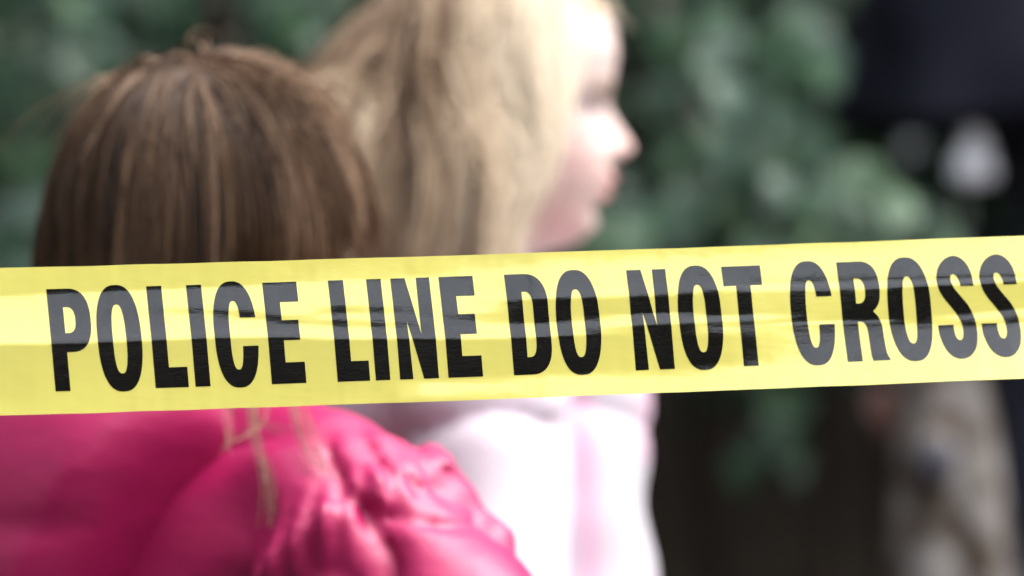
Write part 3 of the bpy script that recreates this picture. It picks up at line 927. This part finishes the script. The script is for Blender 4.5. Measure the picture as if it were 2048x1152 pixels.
r0 = roots[k]; L = rng.uniform(0.012, 0.028, ns)[:, None, None]
t = np.linspace(0, 1, 10)[None, :, None]
dd = np.stack([rng.normal(0.2, 0.3, ns), np.full(ns, 0.75), np.full(ns, 0.45)], 1)
Ps = r0[:, None] + dd[:, None] * L * t + np.array([0, 0.25, -1.0]) * L * t ** 2 * 0.9
link('stray_hair', strands_to_mesh('stray_hair', Ps, np.full(ns, 0.0005), rng.uniform(0.8, 1, ns), m_hair_l), hair_l)

# ------------------------------------------------------------------ adult in a dark coat at the edge of the frame
D3 = 4.35
c_x = px(2215, 576, D3).x
zg = float(bank(np.array(c_x), np.array(D3)))
adult = thing('person', 'adult in a dark navy coat and trousers, cut off by the edge of the picture', 'person', (c_x, D3, zg), R(-60))
def to_adult(x, y, dep=0.0):
    w = px(x, y, D3 - dep) - Vector((c_x, D3, zg)); a = R(60)
    return np.array([w.x * math.cos(a) - w.y * math.sin(a), w.x * math.sin(a) + w.y * math.cos(a), w.z])
A_CHIN = 1.52
wr = to_adult(1955, 215, 0.16)
el = to_adult(1850, -20, 0.12)
def f_adult(X, Y, Z):
    d = f_head(X / 1.1, Y / 1.1, (Z - A_CHIN) / 1.1) * 1.1
    d = smin(d, cone(X, Y, Z, (0, -0.02, 1.40), (0, -0.01, A_CHIN + 0.05), 0.058, 0.052), 0.03)
    d = smin(d, cone(X, Y, Z, (0, -0.01, 1.36), (0, 0, 0.95), 0.115, 0.115, 1.35, 0.85), 0.04)
    for s in (-1, 1):
        sh = (s * 0.19, -0.01, 1.39)
        e = el if s > 0 else np.array((-0.25, 0.0, 1.12)); w_ = wr if s > 0 else np.array((-0.25, 0.06, 0.88))
        d = smin(d, cone(X, Y, Z, sh, e, 0.05, 0.04), 0.02)
        d = smin(d, cone(X, Y, Z, e, w_, 0.04, 0.026), 0.015)
        if s < 0:
            d = smin(d, f_hand(X, Y, Z, w_, s), 0.008)
        d = smin(d, cone(X, Y, Z, (s * 0.085, 0, 0.92), (s * 0.09, 0.01, 0.5), 0.09, 0.06), 0.03)
        d = smin(d, cone(X, Y, Z, (s * 0.09, 0.01, 0.5), (s * 0.09, -0.01, 0.08), 0.06, 0.042), 0.02)
        d = smin(d, cone(X, Y, Z, (s * 0.09, -0.03, 0.045), (s * 0.10, 0.14, 0.035), 0.038, 0.032), 0.02)
    return d
v, f = surface(f_adult, grid(-0.42, 0.42, 0.007), grid(-0.32, 0.36, 0.007), grid(0.0, 1.78, 0.008))
cc = np.tile(np.array((0.50, 0.33, 0.26)), (len(v), 1))
hm = ((v[:, 2] > A_CHIN + 0.075) & (v[:, 1] < 0.01) & ~((np.abs(v[:, 0]) > 0.068) & (v[:, 2] < A_CHIN + 0.125))) | (v[:, 2] > A_CHIN + 0.185)
cc[hm] = (0.05, 0.03, 0.02)
link('body', mesh_np('body', v, f, m_skin, attrs={'col': cc}), adult)
before = set(adult.children)
add_eyes(adult, A_CHIN)
for o in set(adult.children) - before:
    o.location = (o.location.x * 1.1, o.location.y * 1.1, A_CHIN + 0.098 * 1.1); o.scale = (1.1, 1.1, 1.1)
m_navy = mat('navy_wool', (0.0045, 0.005, 0.011), 0.85, 0.2)
noise_bump(m_navy, 300, 0.3, 0.002)
m_trous = mat('charcoal_wool', (0.034, 0.034, 0.050), 0.85, 0.2)
HEM = to_adult(1700, 262)[2]
def f_coat(X, Y, Z):
    k = np.clip((1.38 - Z) / (1.38 - HEM), 0, 1)
    wob = 1 + 0.03 * np.sin(9 * np.arctan2(Y, X)) * k
    rx, ry = (0.225 + 0.095 * k) * wob, (0.19 + 0.135 * k) * wob
    d = (np.sqrt((X / rx) ** 2 + (Y / ry) ** 2) - 1) * 0.14
    d = smax(d, HEM - Z, 0.008)
    d = smax(d, Z - 1.44, 0.05)
    d = smin(d, cone(X, Y, Z, (0, -0.02, 1.42), (0, -0.015, 1.50), 0.085, 0.075), 0.03)
    for s in (-1, 1):
        sh = (s * 0.185, -0.01, 1.39)
        e = el if s > 0 else np.array((-0.255, 0.0, 1.12)); w_ = wr if s > 0 else np.array((-0.255, 0.06, 0.90))
        d = smin(d, smin(cone(X, Y, Z, sh, e, 0.078, 0.066), cone(X, Y, Z, e, w_, 0.066, 0.050), 0.02), 0.02)
    return d - 0.006 * vnoise(X * 12, Y * 12, Z * 12, 81)
v, f = surface(f_coat, grid(-0.42, 0.42, 0.009), grid(-0.36, 0.36, 0.009), grid(HEM - 0.15, 1.62, 0.009))
link('coat', mesh_np('coat', v, f, m_navy), adult)
def f_trs(X, Y, Z):
    d = cone(X, Y, Z, (0, 0, 1.0), (0, 0, 0.9), 0.13, 0.135, 1.15, 0.9)
    for s in (-1, 1):
        d = smin(d, cone(X, Y, Z, (s * 0.085, 0, 0.9), (s * 0.092, 0.01, 0.5), 0.108, 0.088), 0.03)
        d = smin(d, cone(X, Y, Z, (s * 0.092, 0.01, 0.5), (s * 0.092, -0.01, 0.08), 0.088, 0.078), 0.03)
    return smax(d - 0.005 * vnoise(X * 12, Y * 12, Z * 18, 82), 0.05 - Z, 0.006)
v, f = surface(f_trs, grid(-0.26, 0.26, 0.01), grid(-0.2, 0.2, 0.01), grid(0.02, 1.2, 0.012))
link('trousers', mesh_np('trousers', v, f, m_trous), adult)
m_glove = mat('white_glove', (0.78, 0.78, 0.83), 0.7, 0.3)
hc = to_adult(1948, 322, 0.20)
def f_glove(X, Y, Z):
    # closed gloved hand: cuff, palm, four curled fingers, thumb laid along them
    x, y, z = (X - hc[0]) / 0.54, (Y - hc[1]) / 0.54, (Z - hc[2]) / 0.54
    d = cone(x, y, z, (-0.004, 0, 0.065), (0, 0, 0.03), 0.024, 0.027)
    d = smin(d, ell(x, y, z, (0, 0, 0.004), (0.022, 0.042, 0.036)), 0.012)
    for i, (o, L) in enumerate(((0.038, 0.9), (0.014, 1.0), (-0.012, 1.0), (-0.036, 0.85))):
        k = (0.012, o, -0.020); m_ = (-0.004, o, -0.040 * L); e_ = (-0.022, o * 0.9, -0.026 * L); t_ = (-0.022, o * 0.9, -0.006)
        d = smin(d, np.minimum(np.minimum(cone(x, y, z, k, m_, 0.0105, 0.010), cone(x, y, z, m_, e_, 0.010, 0.0095)), cone(x, y, z, e_, t_, 0.0095, 0.009)), 0.004)
    return smin(d, np.minimum(cone(x, y, z, (0.0, 0.030, 0.022), (-0.018, 0.044, -0.002), 0.012, 0.0105), cone(x, y, z, (-0.018, 0.044, -0.002), (-0.030, 0.030, -0.016), 0.0105, 0.009)), 0.005)
v, f = surface(f_glove, hc[0] + grid(-0.07, 0.07, 0.0035), hc[1] + grid(-0.08, 0.08, 0.0035), hc[2] + grid(-0.08, 0.12, 0.0035))
link('glove', mesh_np('glove', v, f, m_glove), adult)
for s in (-1, 1):
    def f_as(X, Y, Z):
        d = cone(X, Y, Z, (s * 0.09, -0.04, 0.055), (s * 0.10, 0.15, 0.042), 0.052, 0.044)
        d = smin(d, cone(X, Y, Z, (s * 0.09, -0.03, 0.06), (s * 0.09, -0.02, 0.12), 0.055, 0.055), 0.02)
        return smax(smax(d, 0.004 - Z, 0.006), Z - 0.13, 0.005)
    v, f = surface(f_as, grid(s * 0.095 - 0.1, s * 0.095 + 0.1, 0.008), grid(-0.12, 0.22, 0.008), grid(-0.02, 0.16, 0.008))
    link('shoe', mesh_np('shoe', v, f, m_shoe), adult)

# ------------------------------------------------------------------ police tape
TW = 0.0762
TA = np.array([-0.2640, 1.98, 1.0724]); TB = np.array([0.2747, 2.06, 1.0899])
TD = TB - TA; TL = np.linalg.norm(TD)
t_dir = TD / TL
t_nrm = np.cross(np.array([0, 0, 1.0]), t_dir); t_nrm /= np.linalg.norm(t_nrm)       # away from the camera
t_down = np.cross(t_dir, t_nrm); t_down = -t_down if t_down[2] > 0 else t_down
# slope of the film down its width at stations along its length: creases and slack rolls
ST = {
    0: [(0, 0), (.18, -.02), (.22, .18), (.50, .28), (.53, -.08), (.85, -.05), (1, .03)],
    120: [(0, -.03), (.165, -.03), (.20, .18), (.30, .2), (.50, .28), (.54, -.08), (1, 0)],
    390: [(0, -.03), (.16, -.02), (.19, .2), (.28, .22), (.31, .05), (.345, .07), (.37, .2), (.50, .28), (.53, -.08), (1, -.02)],
    480: [(0, -.03), (.15, -.02), (.19, .2), (.31, .22), (.345, .0), (.385, .02), (.41, .22), (.50, .28), (.53, -.08), (1, -.02)],
    565: [(0, -.02), (.14, .02), (.18, .2), (.35, .22), (.39, 0), (.43, .02), (.46, .25), (.51, .3), (.54, -.08), (1, -.02)],
    670: [(0, -.02), (.13, .05), (.2, .2), (.30, .2), (.335, -.01), (.36, 0), (.385, .18), (.41, .15), (.435, 0), (.46, .03), (.49, .25), (.535, .3), (.565, -.08), (.9, -.05), (1, .0)],
    750: [(0, -.02), (.13, .04), (.2, .2), (.31, .18), (.35, .06), (.37, .06), (.40, .18), (.43, .13), (.455, .05), (.475, .07), (.5, .2), (.54, .25), (.575, -.08), (.9, -.05), (1, .0)],
    830: [(0, -.02), (.12, .0), (.17, .16), (.3, .15), (.38, .11), (.44, .18), (.5, .12), (.55, .24), (.585, -.08), (.84, -.06), (.88, .15), (.95, .12), (1, -.02)],
    920: [(0, 0), (.12, .1), (.25, .18), (.39, .18), (.42, .05), (.45, .1), (.5, .2), (.55, .12), (.57, .22), (.59, -.06), (.84, -.06), (.9, .15), (.96, .1), (1, 0)],
    1060: [(0, 0), (.12, .12), (.2, .14), (.30, .22), (.335, -.06), (.475, -.06), (.50, .2), (.57, .2), (.60, -.08), (.82, -.04), (.87, .12), (1, .1)],
    1300: [(0, .02), (.12, .13), (.22, .14), (.27, .2), (.32, .1), (.345, -.06), (.435, -.06), (.455, .2), (.51, .2), (.54, -.07), (.82, -.04), (.9, .12), (1, .12)],
    1420: [(0, .03), (.12, .12), (.2, .14), (.26, .24), (.28, .24), (.31, .05), (.33, -.04), (.47, -.05), (.49, .2), (.51, .2), (.53, .04), (.58, .11), (.63, -.02), (.8, -.03), (.85, .12), (1, .15)],
    1500: [(0, .03), (.12, .12), (.2, .14), (.26, .09), (.285, .28), (.3, .25), (.33, .03), (.47, .0), (.5, .2), (.53, .05), (.6, .09), (.66, .01), (.8, .04), (.86, .15), (1, .15)],
    1620: [(0, .04), (.12, .14), (.2, .14), (.265, .05), (.285, .3), (.31, .24), (.34, .01), (.54, -.02), (.555, .3), (.57, .05), (.64, .12), (.8, .15), (.9, .2), (1, .2)],
    1740: [(0, .05), (.12, .14), (.22, .15), (.27, .04), (.29, .28), (.315, .24), (.35, .01), (.53, -.05), (.55, -.03), (.56, .3), (.575, .07), (.65, .14), (.76, .2), (.8, .12), (.86, .2), (1, .2)],
    1820: [(0, .08), (.12, .15), (.24, .2), (.275, .04), (.295, .3), (.315, .24), (.34, -.06), (.55, -.05), (.58, -.02), (.6, .11), (.7, .2), (.8, .23), (1, .25)],
    1950: [(0, .12), (.12, .17), (.24, .2), (.275, .04), (.3, .3), (.32, .24), (.34, -.06), (.52, -.04), (.55, .22), (.575, .14), (.6, .0), (.625, .04), (.65, .24), (.8, .27), (1, .3)],
    2048: [(0, .15), (.12, .2), (.25, .2), (.28, .03), (.3, .3), (.33, -.06), (.50, -.04), (.53, .22), (.57, .05), (.6, .02), (.63, .27), (.8, .3), (1, .3)],
}
NT = 481
tt = np.linspace(0, 1, NT)
cols = np.array(sorted(ST), float)
G0 = np.array([np.interp(tt, *zip(*ST[int(c)])) for c in cols])
PXF = np.linspace(0, 2048, 1025)
G0 = np.where(G0 < 0, G0 * 1.3, G0 * 1.12)
Gm = np.empty((len(PXF), NT))
for j in range(NT):
    Gm[:, j] = np.interp(PXF, cols, G0[:, j])
ker = np.exp(-np.linspace(-2.5, 2.5, 17) ** 2); ker /= ker.sum()
Gm = np.apply_along_axis(lambda r: np.convolve(np.pad(r, 8, 'edge'), ker, 'valid'), 1, Gm)
ker2 = np.exp(-np.linspace(-2.5, 2.5, 41) ** 2); ker2 /= ker2.sum()
Gm = np.apply_along_axis(lambda r: np.convolve(np.pad(r, 20, 'edge'), ker2, 'valid'), 0, Gm)
# fine wrinkling where the slope turns
PXm, Tm = np.meshgrid(PXF, tt, indexing='ij')
Gm = Gm + 0.020 * vnoise(PXm / 16 + Tm * 9, Tm * 85, 0 * Tm, 91) + 0.014 * vnoise(PXm / 40, Tm * 40 - PXm / 60, 0 * Tm, 92)
DISP = np.cumsum((Gm[:, 1:] + Gm[:, :-1]) / 2 * TW / (NT - 1), axis=1)
DISP = np.concatenate([np.zeros((len(PXF), 1)), DISP], 1)
DISP -= DISP[:, NT // 2:NT // 2 + 1]

def tape_point(s, t, off=0.0):
    """s metres along the tape from its point at the frame's left border, t 0..1 down its width; off lifts towards the camera"""
    s = np.asarray(s, float); t = np.asarray(t, float)
    u = s / TL * 2048
    um = np.abs(np.mod(u, 4096)); um = np.where(um > 2048, 4096 - um, um)
    fi = np.clip(um / 2, 0, len(PXF) - 1.001); i0 = fi.astype(int); a = fi - i0
    fj = np.clip(t, 0, 1) * (NT - 1); j0 = np.minimum(fj.astype(int), NT - 2); b = fj - j0
    d = DISP[i0, j0] * (1 - a) * (1 - b) + DISP[i0 + 1, j0] * a * (1 - b) + DISP[i0, j0 + 1] * (1 - a) * b + DISP[i0 + 1, j0 + 1] * a * b
    sag = -0.0010 * (1 - np.clip((u - 900) / 1024, -1, 1) ** 2)
    P = TA + s[..., None] * t_dir + ((t - 0.5) * TW)[..., None] * t_down
    P = P + (-d - off)[..., None] * t_nrm
    P[..., 2] += sag + 0.00018 * vnoise(u / 90, 0 * u, 0 * u, 95) * np.clip(np.abs(t - 0.5) * 4 - 1.2, 0, 1)
    return P

def s_of_px(pxx, t):
    k = (np.asarray(pxx, float) - 1024) / 2048 * (36 / 135)
    off = t_down * TW
    a0 = TA[0] + off[0] * (t - 0.5); y0 = TA[1] + off[1] * (t - 0.5)
    return (k * y0 - a0) / (t_dir[0] - k * t_dir[1])

tape = thing('police_tape', 'yellow plastic barrier tape printed with black capitals, stretched across in front', 'barrier tape', tuple(TA))
m_tape = mat('yellow_film', (0.73, 0.665, 0.165), 0.10, 0.88, IOR=1.6)
n_, l_, b_ = nodes(m_tape)
tcn = n_.new('ShaderNodeTexCoord'); mpn = n_.new('ShaderNodeMapping'); mpn.inputs['Scale'].default_value = (0.25, 1, 1)
nzn = n_.new('ShaderNodeTexNoise'); nzn.inputs['Scale'].default_value = 900; nzn.inputs['Detail'].default_value = 2
bpn = n_.new('ShaderNodeBump'); bpn.inputs['Strength'].default_value = 0.05; bpn.inputs['Distance'].default_value = 0.0006
l_.new(tcn.outputs['Object'], mpn.inputs['Vector']); l_.new(mpn.outputs[0], nzn.inputs['Vector'])
l_.new(nzn.outputs['Fac'], bpn.inputs['Height']); l_.new(bpn.outputs[0], b_.inputs['Normal'])
tr = n_.new('ShaderNodeBsdfTranslucent'); tr.inputs['Color'].default_value = (0.60, 0.50, 0.04, 1)
mx = n_.new('ShaderNodeMixShader'); mx.inputs['Fac'].default_value = 0.18
out = [x for x in n_ if x.type == 'OUTPUT_MATERIAL'][0]
l_.new(b_.outputs[0], mx.inputs[1]); l_.new(tr.outputs[0], mx.inputs[2]); l_.new(mx.outputs[0], out.inputs['Surface'])
m_ink = mat('black_ink', (0.002, 0.0017, 0.0014), 0.085, 0.62, IOR=1.6)
n_, l_, b_ = nodes(m_ink)
tcn = n_.new('ShaderNodeTexCoord'); mpn = n_.new('ShaderNodeMapping'); mpn.inputs['Scale'].default_value = (0.3, 1, 1)
nzn = n_.new('ShaderNodeTexNoise'); nzn.inputs['Scale'].default_value = 900; nzn.inputs['Detail'].default_value = 3
bpn = n_.new('ShaderNodeBump'); bpn.inputs['Strength'].default_value = 0.17; bpn.inputs['Distance'].default_value = 0.0006
l_.new(tcn.outputs['Object'], mpn.inputs['Vector']); l_.new(mpn.outputs[0], nzn.inputs['Vector'])
l_.new(nzn.outputs['Fac'], bpn.inputs['Height']); l_.new(bpn.outputs[0], b_.inputs['Normal'])

vo = n_.new('ShaderNodeTexNoise'); vo.inputs['Scale'].default_value = 2600; vo.inputs['Detail'].default_value = 1
rs = n_.new('ShaderNodeValToRGB')
rs.color_ramp.elements[0].position = 0.70; rs.color_ramp.elements[0].color = (0.002, 0.0017, 0.0014, 1)
rs.color_ramp.elements[1].position = 0.78; rs.color_ramp.elements[1].color = (0.10, 0.09, 0.06, 1)
l_.new(tcn.outputs['Object'], vo.inputs['Vector']); l_.new(vo.outputs['Fac'], rs.inputs['Fac']); l_.new(rs.outputs['Color'], b_.inputs['Base Color'])

ns_, nt_ = 1100, 200
S, T = np.meshgrid(np.linspace(-1.2 * TL, 2.2 * TL, ns_), np.linspace(0, 1, nt_), indexing='ij')
V = tape_point(S, T) - TA
ii = np.arange(ns_ * nt_).reshape(ns_, nt_)
F = np.stack([ii[:-1, :-1], ii[:-1, 1:], ii[1:, 1:], ii[1:, :-1]], -1).reshape(-1, 4)
link('film', mesh_np('film', V.reshape(-1, 3), F, m_tape), tape)

# ---- the letters: outlines in (u pixels, v 0..1 of cap height)
def selp(cx, cy, rx, ry, n, a0=0.0, a1=2 * math.pi, k=56, end=False):
    out_ = []
    for i in range(k + (1 if end else 0)):
        a = a0 + (a1 - a0) * i / k
        c_, s_ = math.cos(a), math.sin(a)
        out_.append((cx + rx * math.copysign(abs(c_) ** (2 / n), c_), cy + ry * math.copysign(abs(s_) ** (2 / n), s_)))
    return out_

def smoothrun(pts, k=6):
    pts = [np.array(p, float) for p in pts]
    q = [2 * pts[0] - pts[1]] + pts + [2 * pts[-1] - pts[-2]]
    r = []
    for i in range(1, len(q) - 2):
        for j in range(k):
            t = j / k
            r.append(tuple(0.5 * (2 * q[i] + (q[i + 1] - q[i - 1]) * t + (2 * q[i - 1] - 5 * q[i] + 4 * q[i + 1] - q[i + 2]) * t * t + (3 * q[i] - q[i - 1] - 3 * q[i + 1] + q[i + 2]) * t ** 3)))
    r.append(tuple(pts[-1]))
    return r

PI = math.pi
def G_O(w):
    return [selp(w / 2, .5, w / 2, .523, 2.5), selp(w / 2, .507, w / 2 - 30.5, .338, 2.7)]
def G_P(w):
    o = [(0, 0)] + selp(40, .31, w - 40, .31, 2.5, -PI / 2, PI / 2, 26, True) + [(30, .62), (30, 1), (0, 1)]
    return [o, [(30, .18)] + selp(35, .307, 17.5, .127, 2.6, -PI / 2, PI / 2, 16, True) + [(30, .434)]]
def G_L(w):
    return [[(0, 0), (30, 0), (30, .80), (w, .80), (w, 1), (0, 1)]]
def G_I(w):
    return [[(0, 0), (w, 0), (w, 1), (0, 1)]]
def G_C(w):
    ho, hi = w / 2, w / 2 - 30
    def ang(v, ry, n, up):
        s_ = min(1, abs(v - .5) / ry) ** (n / 2)
        return -math.asin(s_) if up else math.asin(s_)
    a0, a1 = ang(.335, .523, 2.5, True), ang(.615, .523, 2.5, False)
    outer = selp(ho, .5, ho, .523, 2.5, a0, -(2 * PI - a1), 60, True)
    b0, b1 = ang(.335, .338, 2.7, True), ang(.615, .338, 2.7, False)
    inner = selp(ho, .507, hi - 1, .338, 2.7, b0, -(2 * PI - b1), 44, True)
    outer[0] = (outer[0][0], .335); outer[-1] = (outer[-1][0], .615)
    inner[0] = (inner[0][0], .335); inner[-1] = (inner[-1][0], .615)
    return [outer + inner[::-1]]
def G_E(w):
    return [[(0, 0), (w, 0), (w, .195), (31, .195), (31, .375), (w - 4, .375), (w - 4, .572), (31, .572), (31, .79), (w + 1, .79), (w + 1, 1), (0, 1)]]
def G_N(w):
    return [[(0, 0), (28.5, 0), (50, .56), (w - 26.5, 0), (w, 0), (w, 1), (w - 29.5, 1), (23.5, .42), (26.5, 1), (0, 1)]]
def G_D(w):
    o = [(0, 0)] + selp(36, .30, w - 36, .30, 2.4, -PI / 2, 0, 16, True) + selp(36, .70, w - 36, .30, 2.4, 0, PI / 2, 16, True) + [(0, 1)]
    i = [(30, .175)] + selp(36, .34, w - 30 - 36, .165, 2.5, -PI / 2, 0, 10, True) + selp(36, .66, w - 30 - 36, .165, 2.5, 0, PI / 2, 10, True) + [(30, .825)]
    return [o, i]
def G_T(w):
    return [[(0, 0), (w, 0), (w, .195), (54, .195), (54, 1), (25, 1), (25, .195), (0, .195)]]
def G_R(w):
    o = [(0, 0)] + selp(42, .262, w - 42, .262, 2.5, -PI / 2, 0, 16, True) + smoothrun([(w, .27), (w - 2, .38), (w - 8, .455), (w - 17, .505)])[1:]
    o += smoothrun([(w - 17, .505), (w - 7, .57), (w - 2, .66), (w - 1, .80), (w + 1, .93), (w + 6.5, 1)])[1:]
    o += [(51, 1)] + smoothrun([(51, 1), (49, .93), (48.5, .80), (47.5, .68), (43, .62), (36, .605), (30, .605)])[1:] + [(30, 1), (0, 1)]
    i = [(30, .168)] + selp(34, .295, 16, .127, 2.6, -PI / 2, PI / 2, 16, True) + [(30, .422)]
    return [o, i]
def G_S(w):
    a = smoothrun([(72.5, .29), (71.5, .19), (66, .085), (54, .008), (38, -.018), (19, .02), (5.5, .105), (0, .21), (3, .32), (12, .41), (25, .50), (36, .585), (42, .665), (43.5, .74), (40.5, .81), (34.5, .832), (28.5, .81), (26, .75), (25.5, .675)])
    b = smoothrun([(-5, .675), (-4, .79), (3, .91), (15, .99), (32, 1.02), (50, .995), (64, .91), (70, .79), (70.5, .70), (67, .585), (58, .48), (45, .39), (33, .305), (28.5, .235), (29, .185), (34, .165), (40.5, .185), (44.5, .235), (46.5, .29)])
    return [a + b]

TEXT = [(G_P, 93, 83), (G_O, 186, 88), (G_L, 293.4, 66.5), (G_I, 373.3, 30), (G_C, 420, 86), (G_E, 526, 68),
        (G_L, 657.4, 65), (G_I, 733.8, 29), (G_N, 782.4, 77.5), (G_E, 879, 68),
        (G_D, 1009.8, 80), (G_O, 1104, 87), (G_N, 1253.9, 78), (G_O, 1348.5, 86), (G_T, 1443.8, 78),
        (G_C, 1573, 85), (G_R, 1674.4, 79.5), (G_O, 1767, 86), (G_S, 1868.6, 73), (G_S, 1954.8, 73)]
SHEAR = 18.5
PERIOD = 2085.0

def letter_mesh(gfun, x0, w):
    bm = bmesh.new()
    edges = []
    rj = random.Random(int(x0))
    for loop in gfun(w):
        # drop doubled points
        clean = []
        for p in loop:
            if not clean or abs(p[0] - clean[-1][0]) > 1e-3 or abs(p[1] - clean[-1][1]) > 1e-5:
                clean.append(p)
        if abs(clean[0][0] - clean[-1][0]) < 1e-3 and abs(clean[0][1] - clean[-1][1]) < 1e-5:
            clean.pop()
        vs_ = [bm.verts.new((p[0], p[1] * 200, 0)) for p in clean]
        edges += [bm.edges.new((vs_[i], vs_[(i + 1) % len(vs_)])) for i in range(len(vs_))]
    bmesh.ops.triangle_fill(bm, use_beauty=True, use_dissolve=False, edges=edges, normal=(0, 0, 1))
    for c_ in np.arange(-10, 214, 2.5):
        bmesh.ops.bisect_plane(bm, geom=bm.verts[:] + bm.edges[:] + bm.faces[:], plane_co=(0, c_ + 0.13, 0), plane_no=(0, 1, 0))
    for c_ in np.arange(-12, 96, 9.0):
        bmesh.ops.bisect_plane(bm, geom=bm.verts[:] + bm.edges[:] + bm.faces[:], plane_co=(c_ + 0.17, 0, 0), plane_no=(1, 0, 0))
    bmesh.ops.triangulate(bm, faces=bm.faces[:])
    bm.verts.ensure_lookup_table()
    co = np.array([v.co for v in bm.verts])
    fc = np.array([[v.index for v in f.verts] for f in bm.faces])
    bm.free()
    # consistent winding
    a, b, c_ = co[fc[:, 0]], co[fc[:, 1]], co[fc[:, 2]]
    flip = np.cross(b - a, c_ - a)[:, 2] > 0
    fc[flip] = fc[flip][:, ::-1]
    v_ = co[:, 1] / 200
    pxx = x0 + co[:, 0] + SHEAR * v_
    top = 0.152 - 0.016 * np.clip(pxx / 2048, 0, 1); bot = 0.847 - 0.014 * np.clip(pxx / 2048, 0, 1)
    t = top + v_ * (bot - top)
    return pxx, t, fc

for g, x0, w in TEXT:
    pxx, t, fc = letter_mesh(g, x0, w)
    s0 = s_of_px(pxx, t)
    for rep in (0, -1, 1):
        s = s0 + rep * PERIOD / 2048 * TL
        if s.max() > 2.2 * TL or s.min() < -1.2 * TL:
            continue
        link('letter', mesh_np('letter', tape_point(s, t, 0.00012) - TA, fc, m_ink), tape)

# ------------------------------------------------------------------ the stakes the tape is tied to, outside the frame
m_stake = mat('stake_wood', rough=0.8, spec=0.3)
noise_color(m_stake, (0.16, 0.11, 0.065), (0.30, 0.22, 0.14), 25, 6, stretch=(1, 1, 0.15))
noise_bump(m_stake, 60, 0.5, 0.003, (1, 1, 0.15))
for e_s, word in ((-1.185, 'beginning'), (2.185, 'end')):
    q = tape_point(np.array(e_s * TL), np.array(0.5))
    v, f = tube([(0, 0, -0.05), (0.002, 0, 0.4), (-0.002, 0.002, 0.8), (0.003, 0, 1.16), (0.003, 0, 1.185), (0.003, 0, 1.19)], (0.017, 0.0175, 0.017, 0.0165, 0.012, 0.001), 12)
    o = thing('wooden_stake', 'slim wooden stake holding the %s of the yellow tape' % word, 'stake', (q[0], q[1] + 0.024, 0), 0, 'stakes holding the tape')
    link('shaft', mesh_np('shaft', v, f, m_stake), o)
